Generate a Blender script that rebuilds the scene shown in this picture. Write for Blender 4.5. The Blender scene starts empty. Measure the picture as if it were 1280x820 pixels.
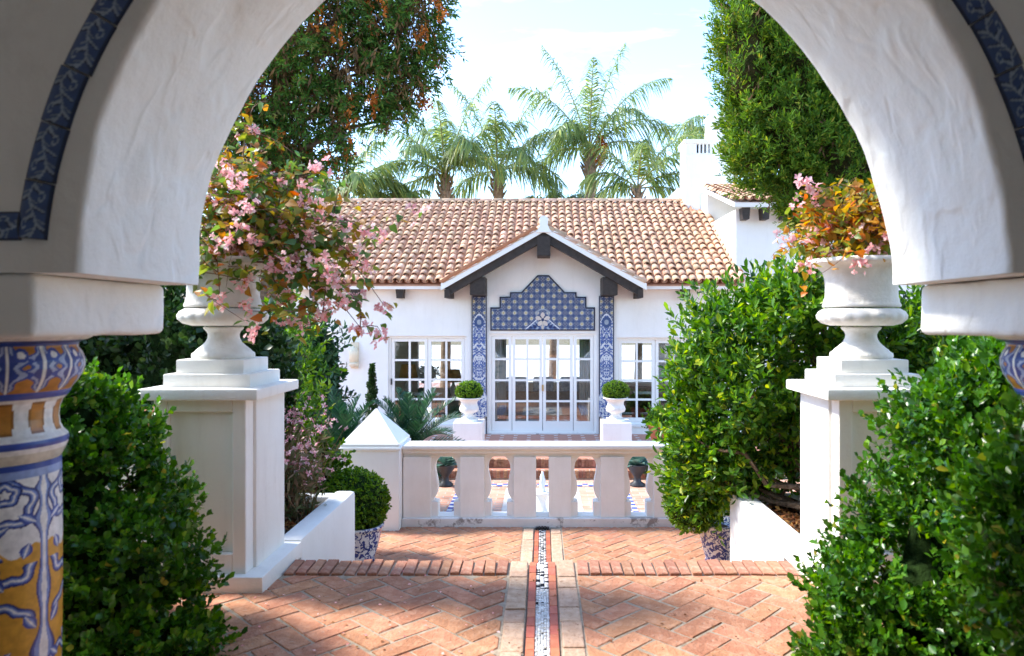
import bpy, bmesh, math, random
import numpy as np
from mathutils import Vector, Matrix

# ------------------------------------------------------------------ camera / world / sun / exposure
scene = bpy.context.scene
COL = scene.collection
FPX, VX, VY = 900.0, 678.0, 400.0            # focal length and vanishing point in photo pixels
CAMZ = 1.5
cam_d = bpy.data.cameras.new('camera')
cam_d.sensor_width = 36.0
cam_d.lens = 36.0 * FPX / 1280.0
cam_d.shift_x = (640 - VX) / 1280.0
cam_d.shift_y = -(410 - VY) / 1280.0
cam_d.clip_start = 0.05
cam_d.clip_end = 2000
cam_d.dof.use_dof = True
cam_d.dof.focus_distance = 9.0
cam_d.dof.aperture_fstop = 3.2
cam = bpy.data.objects.new('camera', cam_d)
cam.location = (0, 0, CAMZ)
cam.rotation_euler = (math.radians(90), 0, 0)
COL.objects.link(cam)
scene.camera = cam

SUN_AZ, SUN_EL = math.radians(-78), math.radians(47)     # azimuth from +Y, negative = to the left
w = bpy.data.worlds.new('World'); scene.world = w; w.use_nodes = True
nt = w.node_tree; nt.nodes.clear()
out = nt.nodes.new('ShaderNodeOutputWorld')
bg = nt.nodes.new('ShaderNodeBackground'); bg.inputs['Strength'].default_value = 0.15
sky = nt.nodes.new('ShaderNodeTexSky'); sky.sky_type = 'NISHITA'; sky.sun_disc = False
sky.sun_elevation = SUN_EL; sky.sun_rotation = SUN_AZ
sky.air_density = 1.0; sky.dust_density = .25; sky.ozone_density = 4.0
tc = nt.nodes.new('ShaderNodeTexCoord')
mp = nt.nodes.new('ShaderNodeMapping'); mp.inputs['Scale'].default_value = (1.6, 1.6, 9.0)
nz = nt.nodes.new('ShaderNodeTexNoise'); nz.inputs['Scale'].default_value = 2.2; nz.inputs['Detail'].default_value = 7; nz.inputs['Roughness'].default_value = .62
nz.inputs['Distortion'].default_value = .5
cr = nt.nodes.new('ShaderNodeValToRGB'); cr.color_ramp.elements[0].position = .50; cr.color_ramp.elements[1].position = .80
cr.color_ramp.elements[1].color = (.5, .5, .5, 1)
mx = nt.nodes.new('ShaderNodeMix'); mx.data_type = 'RGBA'
mx.inputs[7].default_value = (3.9, 3.95, 4.0, 1)
L = nt.links.new
L(tc.outputs['Generated'], mp.inputs['Vector']); L(mp.outputs[0], nz.inputs['Vector']); L(nz.outputs[0], cr.inputs[0])
L(cr.outputs[0], mx.inputs[0]); L(sky.outputs[0], mx.inputs[6]); L(mx.outputs[2], bg.inputs['Color']); L(bg.outputs[0], out.inputs[0])

sd = bpy.data.lights.new('sun', 'SUN'); sd.energy = 2.1; sd.angle = math.radians(9); sd.color = (1, .94, .84)
so = bpy.data.objects.new('sun', sd); COL.objects.link(so)
SUND = Vector((math.sin(SUN_AZ) * math.cos(SUN_EL), math.cos(SUN_AZ) * math.cos(SUN_EL), math.sin(SUN_EL)))
so.rotation_euler = SUND.to_track_quat('Z', 'Y').to_euler()
so.location = (-10, 8, 14)
vs = scene.view_settings
scene.display_settings.display_device = 'sRGB'
vs.view_transform = 'Standard'; vs.look = 'None'; vs.exposure = 2.17; vs.gamma = 1; vs.use_curve_mapping = False
scene.cycles.use_denoising = True
scene.cycles.max_bounces = 8; scene.cycles.diffuse_bounces = 5; scene.cycles.transparent_max_bounces = 12
scene.cycles.sample_clamp_indirect = 6

rng = np.random.RandomState(7)
random.seed(7)
PI = math.pi

def at(x, y, D):
    return Vector(((x - VX) * D / FPX, D, CAMZ + (VY - y) * D / FPX))

# ------------------------------------------------------------------ materials
MATS = {}
def mat_base(name):
    m = bpy.data.materials.new(name); m.use_nodes = True
    n = m.node_tree; p = n.nodes['Principled BSDF']
    MATS[name] = m
    return m, n, p
def N(n, t, **kw):
    nd = n.nodes.new(t)
    for k, v in kw.items():
        if k.startswith('i_'):
            nd.inputs[k[2:].replace('_', ' ')].default_value = v
        else:
            setattr(nd, k, v)
    return nd
def ramp(n, stops):
    r = n.nodes.new('ShaderNodeValToRGB'); e = r.color_ramp.elements
    while len(e) < len(stops): e.new(.5)
    for k, (p, c) in enumerate(stops):
        e[k].position = p; e[k].color = (c[0], c[1], c[2], 1)
    return r
def noise_mat(name, c1, c2, scale=6, rough=.8, bump=.2, bscale=30, bdist=.01, spec=.3, detail=6, island=None, extra=None, streak=0):
    """two-tone noise colour + bump in object space; island = amount of per-piece variation"""
    m, n, p = mat_base(name); l = n.links.new
    t = N(n, 'ShaderNodeTexCoord')
    z = N(n, 'ShaderNodeTexNoise'); z.inputs['Scale'].default_value = scale; z.inputs['Detail'].default_value = detail; z.inputs['Roughness'].default_value = .6
    l(t.outputs['Object'], z.inputs['Vector'])
    r = ramp(n, [(.3, c1), (.7, c2)]); l(z.outputs[0], r.inputs[0])
    col = r.outputs[0]
    if island:
        g = N(n, 'ShaderNodeNewGeometry'); oi = N(n, 'ShaderNodeObjectInfo')
        ad = N(n, 'ShaderNodeMath', operation='ADD'); l(g.outputs['Random Per Island'], ad.inputs[0]); l(oi.outputs['Random'], ad.inputs[1])
        fr = N(n, 'ShaderNodeMath', operation='FRACT'); l(ad.outputs[0], fr.inputs[0])
        hs = N(n, 'ShaderNodeHueSaturation')
        mr = N(n, 'ShaderNodeMapRange'); mr.inputs[3].default_value = 1 - island; mr.inputs[4].default_value = 1 + island; l(fr.outputs[0], mr.inputs[0])
        mr2 = N(n, 'ShaderNodeMapRange'); mr2.inputs[3].default_value = .5 - island * .03; mr2.inputs[4].default_value = .5 + island * .045; 
        m7 = N(n, 'ShaderNodeMath', operation='MULTIPLY'); m7.inputs[1].default_value = 7.31; l(fr.outputs[0], m7.inputs[0])
        f2 = N(n, 'ShaderNodeMath', operation='FRACT'); l(m7.outputs[0], f2.inputs[0]); l(f2.outputs[0], mr2.inputs[0])
        l(mr.outputs[0], hs.inputs['Value']); l(mr2.outputs[0], hs.inputs['Hue']); l(col, hs.inputs['Color']); col = hs.outputs[0]
    if extra:      # stains: (colour, scale, lo, hi, amount)
        for (c, sc, lo, hi) in extra:
            z3 = N(n, 'ShaderNodeTexNoise'); z3.inputs['Scale'].default_value = sc; z3.inputs['Detail'].default_value = 8; z3.inputs['Roughness'].default_value = .7
            l(t.outputs['Object'], z3.inputs['Vector'])
            r3 = ramp(n, [(lo, (0, 0, 0)), (hi, (1, 1, 1))]); l(z3.outputs[0], r3.inputs[0])
            mm = N(n, 'ShaderNodeMix', data_type='RGBA'); mm.inputs[7].default_value = (*c, 1)
            l(r3.outputs[0], mm.inputs[0]); l(col, mm.inputs[6]); col = mm.outputs[2]
    if streak:     # rain streaks and grime running down the face
        ms = N(n, 'ShaderNodeMapping'); ms.inputs['Scale'].default_value = (7, 7, 1.3); l(t.outputs['Object'], ms.inputs[0])
        zs = N(n, 'ShaderNodeTexNoise'); zs.inputs['Scale'].default_value = 1.6; zs.inputs['Detail'].default_value = 7; zs.inputs['Roughness'].default_value = .65; l(ms.outputs[0], zs.inputs['Vector'])
        rs_ = N(n, 'ShaderNodeMapRange'); rs_.inputs[1].default_value = .50; rs_.inputs[2].default_value = .78; rs_.inputs[4].default_value = streak * 3; l(zs.outputs[0], rs_.inputs[0])
        mm = N(n, 'ShaderNodeMix', data_type='RGBA'); mm.inputs[7].default_value = (.36, .32, .26, 1); l(rs_.outputs[0], mm.inputs[0]); l(col, mm.inputs[6]); col = mm.outputs[2]
    l(col, p.inputs['Base Color'])
    p.inputs['Roughness'].default_value = rough; p.inputs['Specular IOR Level'].default_value = spec
    if bump:
        z2 = N(n, 'ShaderNodeTexNoise'); z2.inputs['Scale'].default_value = bscale; z2.inputs['Detail'].default_value = 5
        l(t.outputs['Object'], z2.inputs['Vector'])
        b = N(n, 'ShaderNodeBump'); b.inputs['Strength'].default_value = bump; b.inputs['Distance'].default_value = bdist
        l(z2.outputs[0], b.inputs['Height']); l(b.outputs[0], p.inputs['Normal'])
    return m
def plain(name, c, rough=.6, spec=.4, metal=0):
    m, n, p = mat_base(name)
    p.inputs['Base Color'].default_value = (*c, 1); p.inputs['Roughness'].default_value = rough
    p.inputs['Specular IOR Level'].default_value = spec; p.inputs['Metallic'].default_value = metal
    return m
def leaf_mat(name, stops, trans=.3, rough=.4, spec=.4, tcol=None):
    m, n, p = mat_base(name); l = n.links.new
    g = N(n, 'ShaderNodeNewGeometry')
    r = ramp(n, stops); l(g.outputs['Random Per Island'], r.inputs[0])
    t = N(n, 'ShaderNodeTexCoord'); z = N(n, 'ShaderNodeTexNoise'); z.inputs['Scale'].default_value = 3.0; z.inputs['Detail'].default_value = 3
    l(t.outputs['Object'], z.inputs['Vector'])
    mr = N(n, 'ShaderNodeMapRange'); mr.inputs[1].default_value = .3; mr.inputs[2].default_value = .7; mr.inputs[3].default_value = .75; mr.inputs[4].default_value = 1.25
    l(z.outputs[0], mr.inputs[0])
    hs = N(n, 'ShaderNodeHueSaturation'); l(mr.outputs[0], hs.inputs['Value']); l(r.outputs[0], hs.inputs['Color'])
    l(hs.outputs[0], p.inputs['Base Color'])
    p.inputs['Roughness'].default_value = rough; p.inputs['Specular IOR Level'].default_value = spec
    tr = N(n, 'ShaderNodeBsdfTranslucent')
    h2 = N(n, 'ShaderNodeHueSaturation'); h2.inputs['Hue'].default_value = .485; h2.inputs['Saturation'].default_value = 1.1; h2.inputs['Value'].default_value = 1.5
    l(hs.outputs[0], h2.inputs['Color']); l(h2.outputs[0], tr.inputs['Color'])
    mx = N(n, 'ShaderNodeMixShader'); mx.inputs[0].default_value = trans
    l(p.outputs[0], mx.inputs[1]); l(tr.outputs[0], mx.inputs[2])
    l(mx.outputs[0], n.nodes['Material Output'].inputs['Surface'])
    return m
def attr_mat(name, rough=.25, spec=.5, bump=.0, attr='paint', coat=0):
    m, n, p = mat_base(name); l = n.links.new
    a = N(n, 'ShaderNodeAttribute', attribute_name=attr)
    t = N(n, 'ShaderNodeTexCoord'); z = N(n, 'ShaderNodeTexNoise'); z.inputs['Scale'].default_value = 40; z.inputs['Detail'].default_value = 5
    l(t.outputs['Object'], z.inputs['Vector'])
    mr = N(n, 'ShaderNodeMapRange'); mr.inputs[1].default_value = .3; mr.inputs[2].default_value = .7; mr.inputs[3].default_value = .8; mr.inputs[4].default_value = 1.12
    l(z.outputs[0], mr.inputs[0])
    hs = N(n, 'ShaderNodeHueSaturation'); l(a.outputs['Color'], hs.inputs['Color']); l(mr.outputs[0], hs.inputs['Value'])
    l(hs.outputs[0], p.inputs['Base Color'])
    p.inputs['Roughness'].default_value = rough; p.inputs['Specular IOR Level'].default_value = spec
    if bump:
        z2 = N(n, 'ShaderNodeTexNoise'); z2.inputs['Scale'].default_value = 18; l(t.outputs['Object'], z2.inputs['Vector'])
        b = N(n, 'ShaderNodeBump'); b.inputs['Strength'].default_value = bump; b.inputs['Distance'].default_value = .01
        l(z2.outputs[0], b.inputs['Height']); l(b.outputs[0], p.inputs['Normal'])
    return m

M_wall = noise_mat('white_plaster', (.80, .785, .745), (.86, .85, .815), 1.5, .85, .3, 11, .012, .2, streak=.03)
M_arch = noise_mat('rough_white_plaster', (.855, .855, .83), (.90, .90, .875), 3, .85, 0, 7, .05, .2,
                   extra=[((.72, .71, .68), 2.3, .58, .85)], streak=.03)
M_ped = noise_mat('pedestal_paint', (.81, .795, .755), (.87, .86, .825), 2.5, .75, .3, 45, .006, .25,
                  extra=[((.66, .61, .56), 3.5, .6, .85)], streak=.055)
M_urn = noise_mat('urn_stone', (.72, .69, .64), (.83, .81, .77), 9, .8, .45, 50, .008, .2, streak=.07, extra=[((.52, .47, .40), 14, .60, .78)])
M_bal = noise_mat('balustrade_paint', (.78, .765, .715), (.86, .85, .805), 3.0, .7, .2, 40, .006, .3,
                  extra=[((.66, .61, .54), 5, .62, .88)], streak=.04)
M_brick = noise_mat('paving_brick', (.36, .15, .085), (.52, .262, .158), 14, .9, 1.0, 48, .010, .15, island=.17,
                    extra=[((.58, .38, .28), 6, .56, .80), ((.48, .35, .27), 30, .58, .70), ((.20, .10, .065), 2.2, .60, .85), ((.12, .05, .03), 60, .60, .68)])
M_nose = noise_mat('nosing_brick', (.32, .135, .085), (.46, .25, .17), 22, .9, .8, 60, .010, .15, island=.20,
                   extra=[((.52, .40, .31), 12, .54, .76), ((.12, .06, .04), 34, .62, .72)])
M_mortar = noise_mat('sandy_mortar', (.28, .225, .165), (.42, .35, .27), 30, .95, .6, 90, .005, .1, extra=[((.12, .10, .07), 8, .55, .75)])
M_traver = noise_mat('travertine', (.43, .275, .185), (.58, .41, .30), 18, .9, .9, 45, .010, .15, island=.12, extra=[((.34, .18, .11), 40, .56, .66), ((.62, .50, .40), 9, .6, .8)])
M_redtile = noise_mat('red_terracotta', (.42, .10, .05), (.52, .16, .09), 20, .6, .25, 60, .004, .35, island=.22)
M_roof = noise_mat('roof_terracotta', (.55, .295, .175), (.71, .48, .325), 5, .85, .35, 50, .006, .2, island=.26, extra=[((.70, .55, .42), 7, .55, .8)])
M_pan = noise_mat('roof_pan_terracotta', (.36, .18, .11), (.52, .30, .20), 5, .9, .3, 40, .006, .15)
M_beam = noise_mat('dark_stained_wood', (.018, .013, .010), (.05, .036, .028), 14, .6, .3, 60, .005, .4)
M_frame = plain('white_joinery', (.86, .845, .80), .45, .4)
M_soil = noise_mat('dark_soil', (.05, .033, .022), (.13, .085, .055), 18, .95, .9, 50, .03, .1)
M_ground = noise_mat('garden_ground', (.20, .16, .10), (.30, .25, .17), .4, .95, .4, 8, .03, .1)
M_terra = noise_mat('terracotta_pot', (.36, .11, .06), (.46, .17, .10), 12, .8, .2, 60, .004, .2)
M_bark = noise_mat('bark', (.10, .065, .04), (.22, .15, .10), 16, .95, .9, 30, .03, .1)
M_palmbark = noise_mat('palm_bark', (.20, .14, .095), (.38, .29, .21), 9, .95, .9, 14, .05, .1)
M_stem = plain('plant_stem', (.16, .07, .035), .6)
M_marble = noise_mat('veined_marble', (.66, .64, .61), (.80, .785, .76), 4, .4, .0, 40, .006, .4, extra=[((.30, .27, .25), 6, .56, .62)])
M_iron = plain('dark_metal', (.03, .03, .032), .5, .5)
M_slate = plain('grey_slate', (.17, .20, .20), .6)
M_capbrick = noise_mat('weathered_cap_brick', (.19, .08, .045), (.42, .22, .14), 18, .9, .6, 50, .01, .1, island=.4)

L_box = leaf_mat('boxwood_leaf', [(0, (.020, .075, .010)), (.45, (.045, .155, .014)), (.85, (.09, .25, .020)), (.975, (.19, .36, .03)), (1, (.42, .34, .06))], .36, .30, .5)
L_big = leaf_mat('laurel_leaf', [(0, (.02, .07, .010)), (.45, (.055, .165, .015)), (.75, (.12, .27, .020)), (.92, (.22, .38, .025)), (1, (.42, .46, .03))], .42, .32, .45)
L_hedge = leaf_mat('hedge_leaf', [(0, (.010, .030, .008)), (.6, (.020, .062, .012)), (1, (.05, .11, .02))], .2, .4, .4)
L_schef = leaf_mat('umbrella_leaf', [(0, (.012, .038, .014)), (.6, (.03, .085, .026)), (1, (.07, .16, .05))], .22, .35, .45)
L_ball = leaf_mat('clipped_box_leaf', [(0, (.03, .08, .006)), (.5, (.08, .19, .010)), (1, (.20, .33, .02))], .35, .45, .3)
L_cyp = leaf_mat('cypress_leaf', [(0, (.035, .085, .010)), (.45, (.08, .17, .018)), (.85, (.15, .26, .024)), (1, (.30, .28, .04))], .38, .6, .2)
L_con = leaf_mat('conifer_leaf', [(0, (.03, .07, .014)), (.55, (.06, .14, .022)), (.85, (.10, .20, .03)), (1, (.22, .13, .05))], .36, .6, .2)
L_dry = leaf_mat('dry_twig', [(0, (.10, .055, .026)), (1, (.24, .14, .065))], .2, .9, .1)
L_cone = leaf_mat('orange_cone', [(0, (.36, .10, .02)), (1, (.56, .20, .045))], .25, .8, .1)
L_palm = leaf_mat('palm_leaflet', [(0, (.08, .14, .045)), (.6, (.15, .23, .07)), (.9, (.26, .33, .09)), (1, (.46, .46, .10))], .42, .4, .4)
L_cycad = leaf_mat('cycad_leaflet', [(0, (.010, .045, .022)), (.6, (.02, .085, .035)), (1, (.05, .14, .05))], .15, .35, .5)
L_beg = leaf_mat('begonia_leaf', [(0, (.05, .13, .03)), (.35, (.11, .20, .035)), (.6, (.22, .24, .03)), (.85, (.36, .22, .03)), (1, (.40, .13, .03))], .45, .4, .4)
L_petal = leaf_mat('pink_petal', [(0, (.74, .30, .30)), (.45, (.84, .48, .46)), (1, (.90, .70, .67))], .35, .6, .2)
L_gaura = leaf_mat('gaura_petal', [(0, (.62, .22, .28)), (.5, (.76, .42, .45)), (1, (.82, .66, .66))], .35, .6, .2)
L_grass = leaf_mat('feathery_leaf', [(0, (.07, .10, .035)), (.6, (.13, .14, .06)), (1, (.24, .16, .10))], .3, .6, .2)
L_agave = leaf_mat('blue_agave_leaf', [(0, (.10, .21, .17)), (1, (.17, .30, .25))], .1, .45, .4)
L_fallen = leaf_mat('fallen_leaf', [(0, (.10, .035, .015)), (.6, (.20, .08, .03)), (1, (.28, .16, .05))], .1, .9, .1)
A_col = attr_mat('painted_glazed_ceramic', .32, .5, .12)
A_tile = attr_mat('painted_azulejo', .5, .35, .0)
A_mosaic = attr_mat('mosaic_chips', .85, .15, .0)

def plaster_ridges(m):
    n = m.node_tree; l = n.links.new; p = n.nodes['Principled BSDF']
    t = N(n, 'ShaderNodeTexCoord'); mp = N(n, 'ShaderNodeMapping'); mp.inputs['Rotation'].default_value = (.5, .3, .6); mp.inputs['Scale'].default_value = (1.0, 1.3, 1.0)
    l(t.outputs['Object'], mp.inputs[0])
    z = N(n, 'ShaderNodeTexNoise'); z.inputs['Scale'].default_value = 4.5; z.inputs['Detail'].default_value = 2; z.inputs['Distortion'].default_value = .4
    l(mp.outputs[0], z.inputs['Vector'])
    r = N(n, 'ShaderNodeMapRange'); r.interpolation_type = 'SMOOTHERSTEP'; r.inputs[1].default_value = .38; r.inputs[2].default_value = .60; l(z.outputs[0], r.inputs[0])
    z2 = N(n, 'ShaderNodeTexNoise'); z2.inputs['Scale'].default_value = 30; z2.inputs['Detail'].default_value = 7; z2.inputs['Roughness'].default_value = .65; l(t.outputs['Object'], z2.inputs['Vector'])
    ad = N(n, 'ShaderNodeMath', operation='MULTIPLY_ADD'); ad.inputs[1].default_value = .65; l(z2.outputs[0], ad.inputs[0]); l(r.outputs[0], ad.inputs[2])
    b = N(n, 'ShaderNodeBump'); b.inputs['Strength'].default_value = .55; b.inputs['Distance'].default_value = .011
    l(ad.outputs[0], b.inputs['Height']); l(b.outputs[0], p.inputs['Normal'])
plaster_ridges(M_arch)

def glass_mat():
    m, n, p = mat_base('window_glass'); l = n.links.new
    tr = N(n, 'ShaderNodeBsdfTransparent'); tr.inputs[0].default_value = (.90, .92, .91, 1)
    gl = N(n, 'ShaderNodeBsdfGlossy'); gl.inputs['Roughness'].default_value = .015
    fr = N(n, 'ShaderNodeFresnel'); fr.inputs[0].default_value = 1.5
    ad = N(n, 'ShaderNodeMath', operation='ADD'); ad.inputs[1].default_value = .10; l(fr.outputs[0], ad.inputs[0])
    mx = N(n, 'ShaderNodeMixShader'); l(ad.outputs[0], mx.inputs[0]); l(tr.outputs[0], mx.inputs[1]); l(gl.outputs[0], mx.inputs[2])
    l(mx.outputs[0], n.nodes['Material Output'].inputs['Surface'])
    return m
M_glass = glass_mat()

# ------------------------------------------------------------------ object helpers
def wl(o):
    v = Vector((0, 0, 0))
    while o is not None:
        v = v + o.location; o = o.parent
    return v
def link(o, parent=None, world=True):
    COL.objects.link(o)
    if parent is not None:
        o.parent = parent
        if world: o.location = o.location - wl(parent)
    return o
def tag(o, label=None, cat=None, group=None, kind=None):
    if label: o['label'] = label
    if cat: o['category'] = cat
    if group: o['group'] = group
    if kind: o['kind'] = kind
    return o
def thing(name, loc, label, cat, group=None):
    o = bpy.data.objects.new(name, None); o.location = loc; o.empty_display_size = .1
    COL.objects.link(o)
    return tag(o, label, cat, group)

def np_mesh(name, V, Fs, mat, smooth=False, colors=None):
    """V (n,3) array; Fs list of (m,k) int arrays"""
    V = np.asarray(V, dtype=np.float32)
    me = bpy.data.meshes.new(name)
    me.vertices.add(len(V)); me.vertices.foreach_set('co', V.ravel())
    Fs = [np.asarray(f, dtype=np.int32) for f in Fs if len(f)]
    loops = np.concatenate([f.ravel() for f in Fs])
    tot = np.concatenate([np.full(len(f), f.shape[1], dtype=np.int32) for f in Fs])
    st = np.concatenate([[0], np.cumsum(tot)[:-1]]).astype(np.int32)
    me.loops.add(len(loops)); me.loops.foreach_set('vertex_index', loops)
    me.polygons.add(len(tot)); me.polygons.foreach_set('loop_start', st); me.polygons.foreach_set('loop_total', tot)
    if smooth: me.polygons.foreach_set('use_smooth', np.ones(len(tot), dtype=bool))
    me.update(calc_edges=True)
    if mat: me.materials.append(mat)
    if colors is not None:
        a = me.color_attributes.new('paint', 'FLOAT_COLOR', 'POINT')
        c = np.ones((len(V), 4), dtype=np.float32); c[:, :3] = colors
        a.data.foreach_set('color', c.ravel())
    return me

class MB:
    def __init__(s): s.v = []; s.f = []
    def add(s, v, f):
        b = len(s.v); s.v += [tuple(p) for p in v]; s.f += [tuple(i + b for i in q) for q in f]; return s
    def box(s, x0, x1, y0, y1, z0, z1, bev=0):
        if bev:
            bm = bmesh.new(); bmesh.ops.create_cube(bm, size=1)
            for v in bm.verts:
                v.co = Vector(((x0 + x1) / 2 + v.co.x * (x1 - x0), (y0 + y1) / 2 + v.co.y * (y1 - y0), (z0 + z1) / 2 + v.co.z * (z1 - z0)))
            bmesh.ops.bevel(bm, geom=bm.edges[:], offset=bev, segments=2, affect='EDGES', profile=.6)
            bm.verts.index_update()
            s.add([v.co[:] for v in bm.verts], [[v.index for v in f.verts] for f in bm.faces]); bm.free(); return s
        return s.add([(x0, y0, z0), (x1, y0, z0), (x1, y1, z0), (x0, y1, z0), (x0, y0, z1), (x1, y0, z1), (x1, y1, z1), (x0, y1, z1)],
                     [(0, 3, 2, 1), (4, 5, 6, 7), (0, 1, 5, 4), (1, 2, 6, 5), (2, 3, 7, 6), (3, 0, 4, 7)])
    def frustum(s, c0, h0, z0, c1, h1, z1):
        """rectangular frustum: centres (x,y), half sizes (x,y)"""
        v = []
        for (c, h, z) in ((c0, h0, z0), (c1, h1, z1)):
            v += [(c[0] - h[0], c[1] - h[1], z), (c[0] + h[0], c[1] - h[1], z), (c[0] + h[0], c[1] + h[1], z), (c[0] - h[0], c[1] + h[1], z)]
        return s.add(v, [(0, 3, 2, 1), (4, 5, 6, 7), (0, 1, 5, 4), (1, 2, 6, 5), (2, 3, 7, 6), (3, 0, 4, 7)])
    def lathe(s, prof, c=(0, 0, 0), n=32, fn=None):
        v = []; f = []
        for k, (r, z) in enumerate(prof):
            for j in range(n):
                a = 2 * PI * j / n; rr = r if fn is None else fn(r, z, a)
                v.append((c[0] + rr * math.cos(a), c[1] + rr * math.sin(a), c[2] + z))
        for k in range(len(prof) - 1):
            for j in range(n):
                j2 = (j + 1) % n
                f.append((k * n + j, k * n + j2, (k + 1) * n + j2, (k + 1) * n + j))
        f.append(tuple(reversed(range(n)))); b = (len(prof) - 1) * n; f.append(tuple(b + j for j in range(n)))
        return s.add(v, f)
    def prism(s, poly, y0, y1):
        """poly in (x,z), counter-clockwise seen from -y; extruded along y"""
        n = len(poly)
        v = [(x, y0, z) for x, z in poly] + [(x, y1, z) for x, z in poly]
        f = [tuple(range(n)), tuple(reversed(range(n, 2 * n)))]
        for k in range(n):
            k2 = (k + 1) % n; f.append((k, k + n, k2 + n, k2))
        return s.add(v, f)
    def slab(s, poly, z0, z1):
        n = len(poly)
        v = [(x, y, z0) for x, y in poly] + [(x, y, z1) for x, y in poly]
        f = [tuple(reversed(range(n))), tuple(range(n, 2 * n))]
        for k in range(n):
            k2 = (k + 1) % n; f.append((k, k2, k2 + n, k + n))
        return s.add(v, f)
    def tube(s, pts, radii, n=6):
        pts = [Vector(p) for p in pts]; v = []; f = []
        up = Vector((0, 0, 1))
        for k, p in enumerate(pts):
            d = (pts[min(k + 1, len(pts) - 1)] - pts[max(k - 1, 0)]).normalized()
            x = d.cross(up if abs(d.z) < .95 else Vector((1, 0, 0))).normalized(); y = d.cross(x)
            for j in range(n):
                a = 2 * PI * j / n; v.append(p + (x * math.cos(a) + y * math.sin(a)) * radii[k])
        for k in range(len(pts) - 1):
            for j in range(n):
                j2 = (j + 1) % n; f.append((k * n + j, k * n + j2, (k + 1) * n + j2, (k + 1) * n + j))
        f.append(tuple(range(n))); f.append(tuple(reversed([(len(pts) - 1) * n + j for j in range(n)])))
        return s.add([p[:] for p in v], f)
    def mesh(s, name, mat, smooth=False):
        me = bpy.data.meshes.new(name); me.from_pydata(s.v, [], s.f)
        if smooth: me.polygons.foreach_set('use_smooth', np.ones(len(me.polygons), dtype=bool))
        me.update(); bm = bmesh.new(); bm.from_mesh(me); bmesh.ops.recalc_face_normals(bm, faces=bm.faces); bm.to_mesh(me); bm.free()
        if mat: me.materials.append(mat)
        return me
    def build(s, name, mat, parent=None, smooth=False, bevel=0, seg=2, autosmooth=False):
        o = bpy.data.objects.new(name, s.mesh(name, mat, smooth))
        link(o, parent)
        if bevel:
            b = o.modifiers.new('bevel', 'BEVEL'); b.width = bevel; b.segments = seg; b.limit_method = 'ANGLE'; b.angle_limit = math.radians(40)
        if autosmooth:
            o.data.polygons.foreach_set('use_smooth', np.ones(len(o.data.polygons), dtype=bool))
            o.data.set_sharp_from_angle(angle=math.radians(38))
        return o
def obj(name, me, parent=None, loc=(0, 0, 0), world=True):
    o = bpy.data.objects.new(name, me); o.location = loc
    return link(o, parent, world)

def fbm(P, sc, seed=0, oct=4):
    """cheap smooth pseudo noise of (n,3) points, about -1..1"""
    r = np.random.RandomState(seed); t = np.zeros(len(P)); a = 1.0; tot = 0
    for o in range(oct):
        for k in range(3):
            d = r.normal(size=3); d /= np.linalg.norm(d)
            t += a * np.sin((P @ d) * sc * (2 ** o) + r.uniform(0, 6.28) + 1.3 * np.sin((P @ r.normal(size=3)) * sc * .6 * 2 ** o))
        tot += a * 1.8; a *= .5
    return t / tot

# ------------------------------------------------------------------ foliage helpers
LEAF6 = (np.array([(0, 0, 0), (.26, .32, .07), (.34, .68, .09), (0, 1, -.04), (-.34, .68, .09), (-.26, .32, .07)], float),
         np.array([(0, 1, 2, 3), (0, 3, 4, 5)]))
LEAFLONG = (np.array([(0, 0, 0), (.19, .30, .05), (.19, .65, .03), (0, 1, -.12), (-.19, .65, .03), (-.19, .30, .05)], float),
            np.array([(0, 1, 2, 3), (0, 3, 4, 5)]))
LEAF4 = (np.array([(0, 0, 0), (.32, .5, .08), (0, 1, -.05), (-.32, .5, .08)], float), np.array([(0, 1, 2), (0, 2, 3)]))
NEEDLE = (np.array([(0, 0, 0), (.12, .5, .03), (0, 1, 0), (-.12, .5, .03)], float), np.array([(0, 1, 2), (0, 2, 3)]))
BEGLEAF = (np.array([(0, 0, 0), (.42, -.08, .05), (.46, .36, .10), (.22, .75, .04), (0, 1.05, -.10), (-.20, .70, .04), (-.34, .32, .10), (-.26, -.02, .05)], float),
           np.array([(0, 1, 2, 3), (0, 3, 4, 4), (0, 4, 5, 5), (0, 5, 6, 7)]))
def nrm(a): return a / np.maximum(np.linalg.norm(a, axis=-1, keepdims=True), 1e-9)
def scatter(tpl, P, Dr, Nn, S):
    """place a leaf template: P pos, Dr axis, Nn approximate normal, S scale"""
    v, f = tpl
    y = nrm(Dr); x = np.cross(y, Nn); bad = np.linalg.norm(x, axis=1) < 1e-3
    x[bad] = np.cross(y[bad], np.array([.31, .77, .55])); x = nrm(x); z = np.cross(x, y)
    S = np.asarray(S).reshape(-1, 1, 1)
    V = P[:, None, :] + S * (v[None, :, 0:1] * x[:, None, :] + v[None, :, 1:2] * y[:, None, :] + v[None, :, 2:3] * z[:, None, :])
    n = len(P); k = len(v)
    F = (f[None] + (np.arange(n) * k)[:, None, None]).reshape(-1, f.shape[1])
    return V.reshape(-1, 3), F
def merge(parts):
    V = []; F3 = []; F4 = []; b = 0
    for v, f in parts:
        if len(v) == 0: continue
        V.append(v)
        f = np.asarray(f)
        if f.shape[1] == 4:
            deg = f[:, 2] == f[:, 3]
            F4.append(f[~deg] + b); 
            if deg.any(): F3.append(f[deg][:, :3] + b)
        else: F3.append(f + b)
        b += len(v)
    Fs = []
    if F3: Fs.append(np.concatenate(F3))
    if F4: Fs.append(np.concatenate(F4))
    return np.concatenate(V), Fs
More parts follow.
